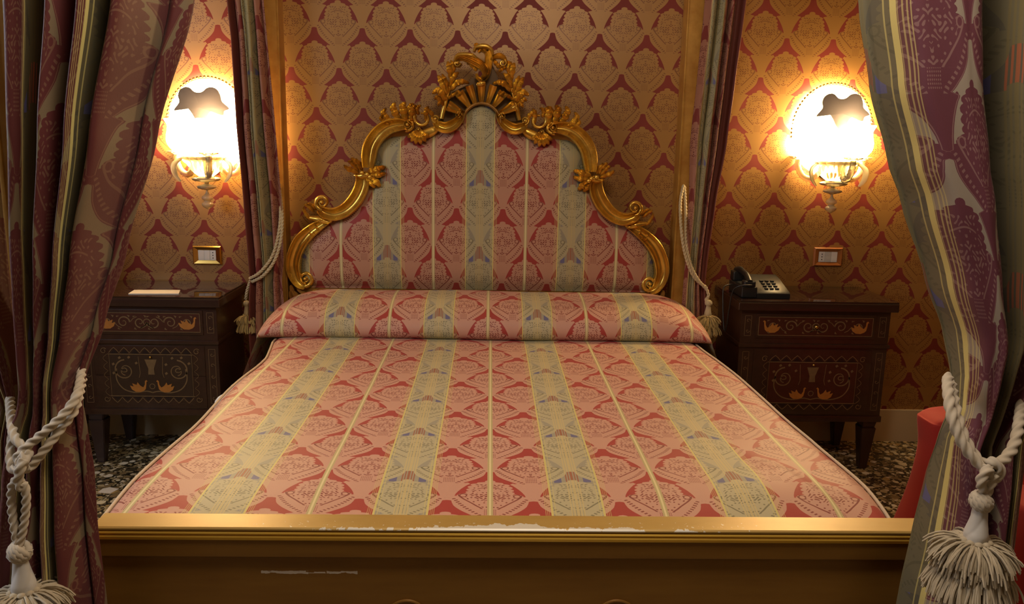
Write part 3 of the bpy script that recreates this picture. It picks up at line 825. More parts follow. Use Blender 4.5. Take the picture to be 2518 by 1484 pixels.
SECT = [(3.38, .618), (3.325, .626), (3.292, .642), (3.280, .672), (3.292, .706), (3.325, .738), (3.375, .760), (3.44, .774), (3.52, .782), (3.60, .782), (3.655, .772), (3.672, .72), (3.672, .64)]
SC_ = catmull(SECT, 4); SL = [0]
for a, b in zip(SC_, SC_[1:]): SL.append(SL[-1]+math.dist(a, b))
def roll(u, v):
    c, half = -0.012, 0.885
    s = (u-0.5)*2*1.20                                # metres of cloth either side of the centre
    k = v*(len(SC_)-1); i = min(int(k), len(SC_)-2); t = k-i
    Y = SC_[i][0]+(SC_[i+1][0]-SC_[i][0])*t; z = SC_[i][1]+(SC_[i+1][1]-SC_[i][1])*t
    a = abs(s); sg = 1 if s > 0 else -1
    if a < 0.66: x, dz, e = a, 0, 1.0
    else:
        q = min(1, (a-0.66)/0.33); th = q*PI/2
        x = 0.66+0.275*math.sin(th); e = math.cos(th)**0.75*0.98+0.02; dz = 0
        if a > 0.99: x = 0.935+0.35*(a-0.99); dz = -(a-0.99)*0.85; e = 0.02
    z = 0.628+(z-0.628)*e+dz
    Yc = 3.47; Y = Yc+(Y-Yc)*(0.93+0.07*e)-0.0
    if a > 0.66: Y += -0.02*min(1, (a-0.66)/0.3)
    n = mnoise.noise(Vector((s*3, z*6+Y*3, 2)))*0.007*e
    return (c+sg*x+(0.012 if sg < 0 else 0.02)*min(1, a)*sg, Y-n, z+n)
bm = bmesh.new(); grid(bm, roll, 130, 48, lambda u, v: ((u-0.5)*2.4+0.0, 3.30+SL[min(len(SL)-1, int(v*(len(SL)-1)))]-0.06))
obj('pillow_roll', bm, M_SPREAD, spread, smooth='all')
for sg, ss in ((-1, 0.008), (1, 0.992)):
    pass

# ------------------------------------------------------------------ bed curtains
def lerp_tab(tab, z):
    """tab = [(z, value...)] from top to bottom, smooth between rows"""
    if z >= tab[0][0]: return tab[0][1:]
    for a, b in zip(tab, tab[1:]):
        if a[0] >= z >= b[0]:
            t = (a[0]-z)/(a[0]-b[0]); t = t*t*(3-2*t)*0.35+t*0.65
            return tuple(p+(q-p)*t for p, q in zip(a[1:], b[1:]))
    return tab[-1][1:]
def drape(name, tab, folds, cloth, off, mats, label, seed=0, ref=1.5, ztop=2.38, zbot=0.02, lining=None, nu=190, nz=110, voff=0.0, wobble=0.006):
    """tab rows: z, left x, right x, centre y, fold depth; folds = [(u, depth -1..1)] across the cloth"""
    F_ = catmull(folds, 12)
    def wave(u):
        for a, b in zip(F_, F_[1:]):
            if a[0] <= u <= b[0]+1e-9:
                t = (u-a[0])/(b[0]-a[0]) if b[0] > a[0] else 0
                return a[1]+(b[1]-a[1])*t
        return F_[-1][1]
    WV = [wave(i/nu) for i in range(nu+1)]
    def f(u, v):
        z = ztop+(zbot-ztop)*v
        xl, xr, yc, am = lerp_tab(tab, z)
        xl *= (yc-am*WV[0])/ref; xr *= (yc-am*WV[-1])/ref
        i = min(nu, int(round(u*nu)))
        wv = WV[i]; dv = (WV[min(nu, i+1)]-WV[max(0, i-1)])
        n = mnoise.noise(Vector((u*7+seed, z*1.3, seed)))*wobble*2
        fine = math.sin(u*61+z*3+seed)*0.0016+math.sin(u*23+seed-z*2)*0.003
        x = xl+(xr-xl)*(u+0.012*math.sin(u*37+seed)) + n*0.6
        y = yc - am*wv + n + fine - (0.35*am)*math.sin(PI*u)
        return (x, y, z)
    bm = bmesh.new(); grid(bm, f, nu, nz, lambda u, v: (off+u*cloth, ztop+(zbot-ztop)*v+voff))
    if lining:
        bm.faces.ensure_lookup_table()
        for q, fc in enumerate(bm.faces):
            uu = (q//nz)/nu
            if uu < lining[0] or uu > lining[1]: fc.material_index = 1
        mats = [mats, M_RIB]
    o = obj(name, bm, mats, smooth='all')
    if label: tag(o, label, 'curtain', 'bed curtains tied back to the posts')
    md = o.modifiers.new('thickness', 'SOLIDIFY'); md.thickness = 0.003; md.offset = 0
    return o
GRP = 'bed curtains tied back to the posts'
lc = drape('bed_curtain', [(2.38, -0.81, -0.36, 1.50, .09), (1.90, -0.825, -0.475, 1.50, .09), (1.682, -0.838, -0.527, 1.49, .088), (1.451, -0.850, -0.602, 1.48, .08), (1.236, -0.866, -0.672, 1.475, .066),
       (1.097, -0.876, -0.724, 1.47, .046), (0.993, -0.880, -0.768, 1.465, .036), (0.955, -0.888, -0.776, 1.465, .030), (0.90, -0.915, -0.771, 1.465, .030), (0.811, -0.932, -0.764, 1.465, .040),
       (0.692, -0.950, -0.766, 1.465, .046), (0.52, -0.975, -0.760, 1.465, .05), (0.02, -1.02, -0.74, 1.465, .055)],
      [(0, .5), (.05, .9), (.14, .75), (.24, .3), (.285, -.7), (.315, -.9), (.34, .6), (.38, .9), (.45, .45), (.50, -.6), (.54, -.9), (.565, .7), (.595, .9), (.63, .3), (.68, -.9), (.715, -.8), (.74, .6), (.78, .8), (.83, .2), (.865, -.9), (.92, -.7), (1, -.9)],
      0.935, 0.005, M_CURT_LEFT, 'front left bed curtain, folds in shaded olive and wine drawn to the foot post', seed=3.1, voff=0.10)
sf = drape('side_fold', [(2.38, -1.25, -0.872, 1.585, .03), (1.44, -1.12, -0.882, 1.58, .03), (1.17, -1.02, -0.890, 1.565, .028), (0.993, -0.935, -0.888, 1.545, .02), (0.93, -0.917, -0.888, 1.53, .016), (0.85, -0.935, -0.90, 1.54, .02), (0.02, -1.06, -0.93, 1.56, .03)],
      [(0, -.5), (.15, .6), (.3, -.7), (.45, .6), (.6, -.6), (.75, .7), (.9, 0), (1, -.8)], 0.5, 0.05, M_CURT_LEFT, None, seed=6.0, voff=0.10, nu=90)
attach(sf, lc)
drape('bed_curtain', [(2.38, 0.50, 1.35, 1.56, .072), (1.90, 0.585, 1.28, 1.52, .072), (1.702, 0.626, 1.25, 1.50, .072), (1.567, 0.658, 1.22, 1.49, .072), (1.427, 0.706, 1.19, 1.48, .072), (1.355, 0.738, 1.17, 1.475, .072),
       (1.206, 0.800, 1.13, 1.47, .065), (1.10, 0.848, 1.10, 1.465, .06), (1.027, 0.872, 1.075, 1.46, .045), (0.96, 0.882, 1.055, 1.46, .036), (0.90, 0.866, 1.04, 1.46, .038), (0.804, 0.850, 1.035, 1.46, .06),
       (0.675, 0.838, 1.035, 1.46, .07), (0.557, 0.828, 1.04, 1.46, .065), (0.02, 0.79, 1.05, 1.46, .072)],
      [(0, -1.0), (.03, -.85), (.052, -.2), (.072, .75), (.11, 1.0), (.19, .95), (.25, .75), (.275, -.1), (.305, -.9), (.35, -.95), (.375, 0), (.40, .5), (.425, .3), (.45, -.5), (.50, -.95), (.57, -.8), (.63, .2), (.70, .3), (.77, -.6), (.84, .2), (.92, .2), (1, -.3)],
      1.08, 0.2105, M_CURT_OUT, 'front right bed curtain with large mauve palmettes on lit silvery ground', seed=8.4, ref=1.45, voff=0.03)
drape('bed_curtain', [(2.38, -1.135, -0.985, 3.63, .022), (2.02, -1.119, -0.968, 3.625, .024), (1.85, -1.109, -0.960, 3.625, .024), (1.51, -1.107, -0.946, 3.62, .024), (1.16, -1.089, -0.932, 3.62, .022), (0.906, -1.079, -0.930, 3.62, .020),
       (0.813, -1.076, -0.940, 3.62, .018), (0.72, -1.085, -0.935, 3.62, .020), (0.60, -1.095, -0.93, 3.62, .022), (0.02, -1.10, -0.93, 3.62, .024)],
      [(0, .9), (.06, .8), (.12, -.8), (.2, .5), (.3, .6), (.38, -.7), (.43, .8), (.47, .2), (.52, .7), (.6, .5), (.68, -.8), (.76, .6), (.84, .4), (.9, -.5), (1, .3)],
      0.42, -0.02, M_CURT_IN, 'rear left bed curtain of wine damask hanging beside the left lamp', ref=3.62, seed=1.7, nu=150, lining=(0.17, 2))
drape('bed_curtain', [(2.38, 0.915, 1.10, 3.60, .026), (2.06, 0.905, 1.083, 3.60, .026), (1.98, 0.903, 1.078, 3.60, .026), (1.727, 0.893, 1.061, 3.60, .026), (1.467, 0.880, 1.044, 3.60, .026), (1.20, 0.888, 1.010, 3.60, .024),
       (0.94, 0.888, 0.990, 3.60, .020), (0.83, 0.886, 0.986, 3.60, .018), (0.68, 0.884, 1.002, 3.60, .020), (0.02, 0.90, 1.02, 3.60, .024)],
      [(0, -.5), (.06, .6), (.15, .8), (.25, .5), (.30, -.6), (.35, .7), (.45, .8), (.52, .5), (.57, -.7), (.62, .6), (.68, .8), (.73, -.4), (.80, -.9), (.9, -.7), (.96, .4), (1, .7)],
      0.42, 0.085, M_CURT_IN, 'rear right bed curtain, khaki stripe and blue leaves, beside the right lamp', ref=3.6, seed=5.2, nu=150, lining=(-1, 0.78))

# ------------------------------------------------------------------ cord tiebacks with tassels
def tassel(parent, c, s, mat, tiers=2, seed=1):
    """c = top of the knot ball, s = scale (1 = about 0.18 m tall)"""
    rnd = random.Random(seed); x, y, z = c; big = mat is M_ROPE
    bm = bmesh.new()                                       # turk's-head knot ball
    for k in range(6):
        a = PI*k/6
        pts = [Vector((x, y, z-0.018*s))+Matrix.Rotation(a, 3, 'Z')@(Matrix.Rotation(0.95, 3, 'X')@Vector((0.0135*s*math.cos(t), 0.0135*s*math.sin(t), 0))) for t in [2*PI*i/28 for i in range(29)]]
        tube(bm, pts, 0.0052*s, 9, lobes=3, amp=0.2, twist=260/s, caps=False)
    ball(bm, (x, y, z-0.018*s), 0.012*s, 12); obj('cord_knot', bm, mat, parent, smooth='all')
    bm = bmesh.new()                                       # neck wound in slanting turns
    pr_ = catmull([(0.0105, -0.030), (0.0115, -0.040), (0.013, -0.052), (0.0155, -0.064), (0.0175, -0.074), (0.017, -0.084)], 8)
    lathe(bm, [(r*s, h*s) for r, h in pr_], c, 48, fl=lambda t, i: 1+0.13*abs(math.cos(1.5*t+i*0.085))**0.7-0.06)
    obj('wound_neck', bm, M_NECK if mat is M_ROPE else mat, parent, smooth='all')
    def yarn(bm, p0, d0, L, sag, r):
        pts = []; p = Vector(p0); d = Vector(d0).normalized(); n = 6
        for i in range(n+1):
            pts.append(p.copy()); d = (d+Vector((rnd.uniform(-.12, .12), rnd.uniform(-.12, .12), -sag*(1+i*0.25)))).normalized(); p += d*L/n
        tube(bm, pts, [r]*n+[r*0.7], 5)
    cnt = 900 if big else 200; yr = (0.0018 if big else 0.0030)*s
    bm = bmesh.new()                                       # upper ruff: cut yarns that spring outward and curl over
    for k in range(cnt):
        a = rnd.uniform(0, 2*PI); up = rnd.uniform(-0.5, 0.75); r0 = 0.010*s
        d = Vector((math.cos(a), math.sin(a), up))
        yarn(bm, (x+math.cos(a)*r0, y+math.sin(a)*r0, z-0.088*s-rnd.uniform(0, .012)*s), d, rnd.uniform(0.052, 0.076)*s, rnd.uniform(.16, .36), yr)
    ball(bm, (x, y, z-0.098*s), 0.022*s, 12, sz=0.8)
    for k in range(10):                                   # twisted gimp round the top of the ruff
        a = 2*PI*k/10; ball(bm, (x+0.019*s*math.cos(a), y+0.019*s*math.sin(a), z-0.084*s), 0.0065*s, 8, sz=0.7)
    obj('fringe_ruff', bm, M_FRINGE if big else M_FRINGE_GOLD, parent)
    if tiers > 1:
        bm = bmesh.new()                                   # lower tier: clumps of hanging yarn
        for q in range(9):
            qa = 2*PI*q/9+0.3; cx_, cy_ = x+math.cos(qa)*0.024*s, y+math.sin(qa)*0.024*s
            for k in range(cnt//10):
                a = rnd.uniform(0, 2*PI)
                d = Vector((math.cos(qa)*0.8+math.cos(a)*0.4, math.sin(qa)*0.8+math.sin(a)*0.4, -0.7))
                yarn(bm, (cx_+math.cos(a)*0.006*s, cy_+math.sin(a)*0.006*s, z-0.118*s), d, rnd.uniform(0.062, 0.078)*s, rnd.uniform(.12, .26), yr)
        obj('fringe_skirt', bm, M_FRINGE if big else M_FRINGE_GOLD, parent)
def P3(px, py, Y):  # image pixel pushed out to depth Y
    x, z = hb(px, py, Y); return (x, Y, z)
TG = 'cord tiebacks with tassels'
# front left
t = empty('curtain_tieback', (-0.85, 1.42, 0.93)); tag(t, 'cream rope tieback with tassel around the front left curtain', 'tieback', TG)
for n_, pts in enumerate((
    [(202, 905, 1.50), (190, 968, 1.43), (158, 1016, 1.405), (120, 1052, 1.395), (82, 1084, 1.39), (58, 1104, 1.385), (44, 1122, 1.385), (50, 1142, 1.38), (62, 1136, 1.375)],
    [(203, 930, 1.51), (186, 1002, 1.435), (150, 1052, 1.41), (118, 1094, 1.395), (88, 1132, 1.39), (70, 1152, 1.385), (56, 1146, 1.375)],
    [(24, 968, 1.54), (27, 1020, 1.46), (32, 1062, 1.42), (44, 1086, 1.40), (62, 1100, 1.395), (70, 1112, 1.385), (62, 1130, 1.38)],
    [(34, 1066, 1.43), (27, 1100, 1.41), (28, 1146, 1.39), (42, 1152, 1.38), (56, 1142, 1.372), (64, 1128, 1.375), (52, 1118, 1.38)],
    [(60, 1128, 1.372), (50, 1150, 1.366), (44, 1176, 1.37), (50, 1196, 1.374), (60, 1190, 1.376)],
    [(54, 1180, 1.372), (36, 1182, 1.375), (28, 1205, 1.378), (30, 1262, 1.38), (38, 1312, 1.38), (44, 1340, 1.38)],
    [(58, 1186, 1.374), (64, 1215, 1.377), (62, 1262, 1.38), (54, 1312, 1.38), (47, 1340, 1.38)])):
    bm = bmesh.new(); rope(bm, [P3(*p) for p in pts], 0.0072 if n_ < 4 else 0.0078 if n_ == 4 else 0.0066); obj('cord', bm, M_ROPE, t, smooth='all')
c = P3(46, 1330, 1.38); tassel(t, c, 1.15, M_ROPE, seed=4)
# front right
t = empty('curtain_tieback', (0.95, 1.40, 0.93)); tag(t, 'cream rope tieback with full tassel around the front right curtain', 'tieback', TG)
for n_, pts in enumerate((
    [(2331, 925, 1.44), (2332, 965, 1.39), (2340, 1020, 1.36), (2358, 1072, 1.345), (2382, 1112, 1.335), (2404, 1136, 1.33), (2424, 1152, 1.325), (2444, 1158, 1.33)],
    [(2338, 940, 1.45), (2346, 985, 1.40), (2356, 1032, 1.37), (2374, 1082, 1.35), (2400, 1124, 1.34), (2424, 1142, 1.333), (2450, 1150, 1.335)],
    [(2512, 990, 1.45), (2506, 1040, 1.39), (2494, 1092, 1.36), (2474, 1124, 1.345), (2450, 1144, 1.335), (2430, 1160, 1.33), (2414, 1166, 1.33)],
    [(2420, 1138, 1.335), (2440, 1134, 1.318), (2458, 1150, 1.315), (2456, 1172, 1.32), (2440, 1176, 1.322), (2428, 1160, 1.318), (2430, 1142, 1.318)],
    [(2434, 1150, 1.315), (2420, 1164, 1.310), (2411, 1184, 1.312), (2416, 1204, 1.318), (2412, 1222, 1.32)],
    [(2450, 1160, 1.32), (2440, 1180, 1.318), (2430, 1202, 1.320), (2420, 1222, 1.322)])):
    bm = bmesh.new(); rope(bm, [P3(*p) for p in pts], 0.0086 if n_ < 3 else 0.0076); obj('cord', bm, M_ROPE, t, smooth='all')
c = P3(2416, 1206, 1.32); tassel(t, c, 1.12, M_ROPE, seed=9)
# rear left
t = empty('curtain_tieback', (-1.0, 3.58, 0.9)); tag(t, 'pair of gold cords tying back the rear left curtain', 'tieback', TG)
for pts in ([(686, 452, 3.69), (690, 520, 3.62), (684, 580, 3.585), (668, 632, 3.575), (640, 668, 3.575), (614, 684, 3.60)], [(687, 460, 3.69), (694, 530, 3.615), (690, 592, 3.58), (674, 642, 3.57), (648, 676, 3.57), (620, 692, 3.60)]):
    bm = bmesh.new(); rope(bm, [P3(*p) for p in pts], 0.0062); obj('cord', bm, M_ROPE_GOLD, t, smooth='all')
bm = bmesh.new(); rope(bm, [P3(*p) for p in [(616, 688, 3.60), (608, 712, 3.615), (604, 735, 3.63)]], 0.006); obj('cord', bm, M_ROPE_GOLD, t, smooth='all')
tassel(t, P3(606, 738, 3.64), 0.8, M_ROPE_GOLD, seed=12)
# rear right
t = empty('curtain_tieback', (0.93, 3.56, 0.9)); tag(t, 'gold cord tieback with yellow tassel on the rear right curtain', 'tieback', TG)
for pts in ([(1681, 455, 3.69), (1673, 500, 3.64), (1676, 570, 3.575), (1686, 630, 3.56), (1706, 680, 3.56), (1736, 706, 3.565)], [(1683, 458, 3.69), (1686, 520, 3.63), (1686, 590, 3.57), (1698, 650, 3.56), (1716, 686, 3.56), (1738, 712, 3.565)]):
    bm = bmesh.new(); rope(bm, [P3(*p) for p in pts], 0.0062); obj('cord', bm, M_ROPE_GOLD, t, smooth='all')
bm = bmesh.new(); rope(bm, [P3(*p) for p in [(1736, 706, 3.562), (1742, 726, 3.56), (1736, 738, 3.56), (1743, 752, 3.56)]], 0.0062); obj('cord', bm, M_ROPE_GOLD, t, smooth='all')
tassel(t, P3(1743, 736, 3.555), 0.9, M_ROPE_GOLD, seed=15)

# ------------------------------------------------------------------ wall lamps
def build_lamp():
    x0, y0, z0 = -1.290, 3.84, 1.333                       # foot of the crystal bowl on the wall
    L = empty('wall_lamp', (x0, y0, z0))
    bm = bmesh.new()                                       # stacked crystal drop below
    cy_ = y0-0.10
    lathe(bm, catmull([(0.001, -0.212), (0.020, -0.200), (0.026, -0.186), (0.014, -0.174), (0.024, -0.164), (0.022, -0.152), (0.008, -0.140), (0.005, -0.122), (0.012, -0.112)], 4), (x0, cy_, z0), 24)
    obj('crystal_finial', bm, M_CRYSTAL_GOLD, L)
    bm = bmesh.new()
    lathe(bm, catmull([(0.006, -0.125), (0.036, -0.116), (0.040, -0.106), (0.014, -0.098), (0.012, -0.090), (0.052, -0.082), (0.060, -0.070), (0.024, -0.062)], 4), (x0, cy_, z0), 30, fl=lambda t, i: 1+0.05*math.cos(10*t))
    obj('crystal_dish', bm, M_CRYSTAL_GOLD, L)
    bm = bmesh.new()                                       # ribbed bowl with gilded rim
    lathe(bm, catmull([(0.03, -0.062), (0.056, -0.040), (0.074, -0.012), (0.088, 0.010), (0.100, 0.022), (0.096, 0.028), (0.06, 0.02)], 4), (x0, cy_, z0), 48, fl=lambda t, i: 1+0.045*math.cos(16*t))
    obj('crystal_bowl', bm, M_CRYSTAL_GOLD, L)
    bm = bmesh.new(); lathe(bm, [(0.045, 0), (0.05, 0.006), (0.05, 0.014), (0.03, 0.02)], (x0, y0-0.02, z0-0.01), 30, axis='y'); tube(bm, [(x0, y0, z0-0.02), (x0, y0-0.09, z0-0.02)], 0.012, 12)
    obj('wall_rose', bm, M_BRASS, L)
    for dx, dy in ((-0.150, 0.06), (0.045, -0.085), (0.150, 0.05)):      # U-shaped glass arms with tulip shades
        ex, ey = x0+dx, cy_+dy
        pts = [(x0+dx*0.18, cy_+dy*0.18, z0+0.03), (x0+dx*0.38, cy_+dy*0.4, z0-0.02), (x0+dx*0.60, cy_+dy*0.62, z0-0.055), (x0+dx*0.84, cy_+dy*0.84, z0-0.045), (x0+dx*0.99, cy_+dy*0.99, z0-0.005), (ex, ey, z0+0.035)]
        bm = bmesh.new(); tube(bm, catmull(pts, 8), 0.0135, 14, lobes=6, amp=0.10, twist=60); arm = obj('glass_arm', bm, M_CRYSTAL_GOLD, L)
        bm = bmesh.new(); lathe(bm, [(0.010, 0.030), (0.040, 0.040), (0.044, 0.046), (0.012, 0.050)], (ex, ey, z0), 24, fl=lambda t, i: 1+0.07*math.cos(8*t)); obj('drip_dish', bm, M_CRYSTAL_GOLD, arm)
        bm = bmesh.new()
        lathe(bm, catmull([(0.016, 0.05), (0.036, 0.075), (0.042, 0.105), (0.036, 0.140), (0.034, 0.165), (0.046, 0.188), (0.044, 0.190), (0.03, 0.165), (0.001, 0.15)], 4), (ex, ey, z0), 30, fl=lambda t, i: 1+0.06*math.cos(6*t)*(1 if i > 12 else 0.3))
        obj('tulip_shade', bm, M_SHADE, arm)
    for sx in (-1, 1):                                     # hanging glass leaves
        bm = bmesh.new()
        pts = [(x0+sx*0.09, cy_-0.03, z0+0.02), (x0+sx*0.125, cy_-0.045, z0-0.01), (x0+sx*0.120, cy_-0.05, z0-0.055), (x0+sx*0.098, cy_-0.05, z0-0.085)]
        tube(bm, catmull(pts, 6), [0.004+0.009*math.sin(PI*i/18) for i in range(19)], 8, flat=0.4); obj('glass_leaf', bm, M_CRYSTAL_GOLD, L)
    # large domed back shade, an arch that bulges from the wall
    bm = bmesh.new(); cz = z0+0.165; rx, rz = 0.178, 0.205
    def dome(u, v):
        a = 2*PI*u; r = math.sin(v*PI/2); q = math.cos(v*PI/2)
        zz = rz*(1.0 if math.sin(a) > 0 else 1.02)*math.sin(a)*r
        return (x0+rx*math.cos(a)*r*(1+0.015*math.cos(14*a))*(1.0 if math.sin(a) > 0 else 1+0.12*abs(math.sin(a))), y0-0.035-0.075*q, cz+zz)
    grid(bm, dome, 60, 12, closed_u=True)
    obj('back_shade', bm, M_SHADE, L)
    bm = bmesh.new()                                       # bead fringe round the arch
    for k in range(40):
        a = math.radians(-8+196*k/39)
        ball(bm, (x0+(rx+0.010)*math.cos(a), y0-0.030, cz+(rz+0.010)*math.sin(a)), 0.0062, 8)
    obj('bead_fringe', bm, M_BRASS, L)
    # scalloped smoky glass cartouche in front of the shade
    out = [(-.118, .05), (-.092, .085), (-.096, .11), (-.088, .135), (-.066, .15), (-.044, .148), (-.026, .132), (-.008, .128), (.012, .132), (.032, .148), (.056, .152), (.078, .14), (.090, .115), (.096, .09), (.126, .062), (.104, .05),
           (.098, .032), (.076, .036), (.058, .052), (.036, .040), (.020, .010), (-.002, -.008), (-.024, .010), (-.040, .038), (-.060, .060), (-.092, .052)]
    out = catmull(out, 3, closed=True)
    bm = bmesh.new(); yf = y0-0.128; cc = bm.verts.new((x0, yf-0.006, cz+0.075))
    a_ = [bm.verts.new((x0+p, yf, cz+q+0.012)) for p, q in out]; b_ = [bm.verts.new((x0+p, yf+0.008, cz+q+0.012)) for p, q in out]
    for i in range(len(out)):
        j = (i+1) % len(out); bm.faces.new((a_[i], b_[i], b_[j], a_[j])); bm.faces.new((cc, a_[i], a_[j]))
    bm.faces.new(b_); bmesh.ops.recalc_face_normals(bm, faces=bm.faces)
    obj('glass_cartouche', bm, M_CARTOUCHE, L)
    return L
lamp = build_lamp()
tag(lamp, 'glowing crystal wall lamp above the left nightstand', 'wall lamp', 'wall lamps either side of the bed')
lamp2 = copy_tree(lamp); lamp2.location = (1.590, 3.84, 1.365)
tag(lamp2, 'glowing crystal wall lamp above the right nightstand with the telephone', 'wall lamp', 'wall lamps either side of the bed')

# ------------------------------------------------------------------ nightstands
def ribbon(bm, pts, w, Y, t=0.0008):
    """flat inlaid strip on the front plane Y, along (x, z) points"""
    n = len(pts); rows = []
    for i, (x, z) in enumerate(pts):
        a = pts[max(i-1, 0)]; b = pts[min(i+1, n-1)]; dx, dz = b[0]-a[0], b[1]-a[1]; L = math.hypot(dx, dz) or 1e-6
        ww = (w[i] if isinstance(w, list) else w)/2; nx, nz = -dz/L*ww, dx/L*ww
        rows.append([bm.verts.new((x+nx, Y, z+nz)), bm.verts.new((x+nx, Y-t, z+nz)), bm.verts.new((x-nx, Y-t, z-nz)), bm.verts.new((x-nx, Y, z-nz))])
    for a, b in zip(rows, rows[1:]):
        for k in range(4): bm.faces.new((a[k], a[(k+1) % 4], b[(k+1) % 4], b[k]))
def plate(bm, pts, Y, t=0.0009):
    a = [bm.verts.new((x, Y-t, z)) for x, z in pts]; b = [bm.verts.new((x, Y, z)) for x, z in pts]
    bm.faces.new(a); 
    for i in range(len(pts)):
        j = (i+1) % len(pts); bm.faces.new((a[i], b[i], b[j], a[j]))
def curl(cx, cz, r, a0, turns, sgn=1, n=22, r1=0.15):
    return [(cx+r*(1-(1-r1)*i/n)*math.cos(a0+sgn*2*PI*turns*i/n), cz+r*(1-(1-r1)*i/n)*math.sin(a0+sgn*2*PI*turns*i/n)) for i in range(n+1)]
def swan(bm, x, z, s, f, Y=3.45-0.0056):
    P_ = [(0, 0), (.3, -.12), (.7, -.1), (1.0, .1), (1.15, .45), (.85, .35), (.95, .65), (.6, .5), (.5, .75), (.3, .45), (.05, .3), (-.1, .55), (-.12, .85), (-.25, .95), (-.35, .82), (-.25, .8), (-.22, .5), (-.15, .15)]
    plate(bm, [(x+f*p*s, z+q*s) for p, q in (P_ if f > 0 else P_[::-1])], Y)
YF = 3.45
def nightstand(xa, xb, ztop, label, doors):
    cx = (xa+xb)/2; wd = xb-xa
    t = empty('nightstand', (cx, 3.63, 0)); tag(t, label, 'nightstand', 'inlaid nightstands either side of the bed')
    k = wd/0.62
    bm = bmesh.new()
    box(bm, xa, xb, YF, 3.815, 0.235, ztop-0.045, 0.003)
    box(bm, xa-0.006, xb+0.006, YF-0.006, 3.815, 0.235, 0.262, 0.003)
    box(bm, xa-0.006, xb+0.006, YF-0.010, 3.815, ztop-0.212, ztop-0.196, 0.003)       # waist moulding
    body = obj('cabinet_body', bm, M_WOOD_DARK, t)
    bm = bmesh.new(); box(bm, xa-0.022, xb+0.022, YF-0.026, 3.822, ztop-0.045, ztop-0.008, 0.006, 3); top = obj('top', bm, M_WOOD_EDGE, t)
    bm = bmesh.new(); box(bm, xa-0.020, xb+0.020, YF-0.024, 3.820, ztop-0.008, ztop, 0.002); obj('glass_sheet', bm, M_GLASS_TOP, top)
    for sx in (-1, 1):
        for fy in (0, 1):
            bm = bmesh.new(); lx = cx+sx*(wd/2-0.042); ly = YF+0.035 if not fy else 3.775
            frustum(bm, lx, ly, 0.205, 0.236, 0.028, 0.028, 0.034, 0.034, 0.003)
            frustum(bm, lx, ly, 0.0, 0.205, 0.017, 0.017, 0.034, 0.034, 0.003)
            obj('leg', bm, M_WOOD_EDGE, t)
    # frieze drawer
    dz0, dz1 = ztop-0.172, ztop-0.062; dx0, dx1 = xa+0.062*k, xb-0.062*k
    bm = bmesh.new(); box(bm, dx0, dx1, YF-0.004, YF+0.01, dz0, dz1, 0.0015); dr = obj('drawer', bm, M_WOOD_DARK, t)
    ix0, ix1, iz0, iz1 = dx0+0.012, dx1-0.012, dz0+0.014, dz1-0.014
    bm = bmesh.new(); plate(bm, [(ix0, iz0), (ix1, iz0), (ix1, iz1), (ix0, iz1)], YF-0.004); obj('inlay_ground', bm, M_INLAY_PANEL, dr)
    Yi = YF-0.0048
    bm = bmesh.new()
    ribbon(bm, [(ix0, iz0), (ix1, iz0)], 0.0026, Yi); ribbon(bm, [(ix0, iz1), (ix1, iz1)], 0.0026, Yi)
    ribbon(bm, [(ix0, iz0), (ix0, iz1)], 0.0026, Yi); ribbon(bm, [(ix1, iz0), (ix1, iz1)], 0.0026, Yi)
    zc = (iz0+iz1)/2; rr = (iz1-iz0)*0.34; hw = (ix1-ix0)/2
    for s in (-1, 1):
        for q, (fx, sg) in enumerate(((0.13, 1), (0.44, -1), (0.74, 1))):
            c0 = cx+s*hw*fx; a0 = PI if s > 0 else 0
            ribbon(bm, curl(c0, zc, rr, a0, 1.35, sg*s, 26), [0.0062*(1-0.6*i/26) for i in range(27)], Yi)
            ribbon(bm, [(c0-s*rr, zc), (c0-s*rr*1.5, zc-sg*rr*0.6), (c0-s*rr*2.1, zc-sg*rr*0.9)], 0.003, Yi)
            for b in (0.7, 2.1, 3.9): plate(bm, [(c0+rr*1.15*math.cos(b), zc+rr*1.15*math.sin(b)), (c0+rr*1.6*math.cos(b+.18), zc+rr*1.35*math.sin(b+.18)), (c0+rr*1.3*math.cos(b+.4), zc+rr*1.3*math.sin(b+.4))], Yi)
    obj('scroll_inlay', bm, M_INLAY, dr)
    for s in (-1, 1):
        bm = bmesh.new(); swan(bm, cx+s*hw*0.86, zc-rr*0.85, rr*1.9, -s, Yi); obj('bird_inlay', bm, M_INLAY_ORANGE, dr)
    bm = bmesh.new(); ribbon(bm, curl(cx, zc, rr*0.55, 0, 1.0, 1, 16, 0.9), 0.004, Yi); obj('rosette_inlay', bm, M_INLAY, dr)
    # corner blocks and stiles
    for s in (-1, 1):
        bm = bmesh.new(); x_ = cx+s*(wd/2-0.03*k)
        for (za, zb_) in ((dz0+0.01, dz1-0.01), (0.29, ztop-0.235)):
            for e in (-0.014, 0.014): ribbon(bm, [(x_+e, za), (x_+e, zb_)], 0.0016, YF-0.0002)
            for zz in (za, zb_): ribbon(bm, [(x_-0.014, zz), (x_+0.014, zz)], 0.0016, YF-0.0002)
            nn = max(2, int((zb_-za)/0.045))
            for i in range(nn):
                zz = za+(zb_-za)*(i+0.5)/nn; ribbon(bm, curl(x_, zz, 0.010, 0, 0.9, 1 if i % 2 else -1, 10), 0.002, YF-0.0002)
        obj('stile_inlay', bm, M_INLAY, body)
    # lower fronts: two drawers (or one door) sharing a big marquetry frame
    fz0, fz1 = 0.268, ztop-0.222; fx0, fx1 = xa+0.062*k, xb-0.062*k
    mid = 0.415
    fronts = [(fz0, fz1)] if doors else [(fz0, mid-0.001), (mid+0.001, fz1)]
    fo = []
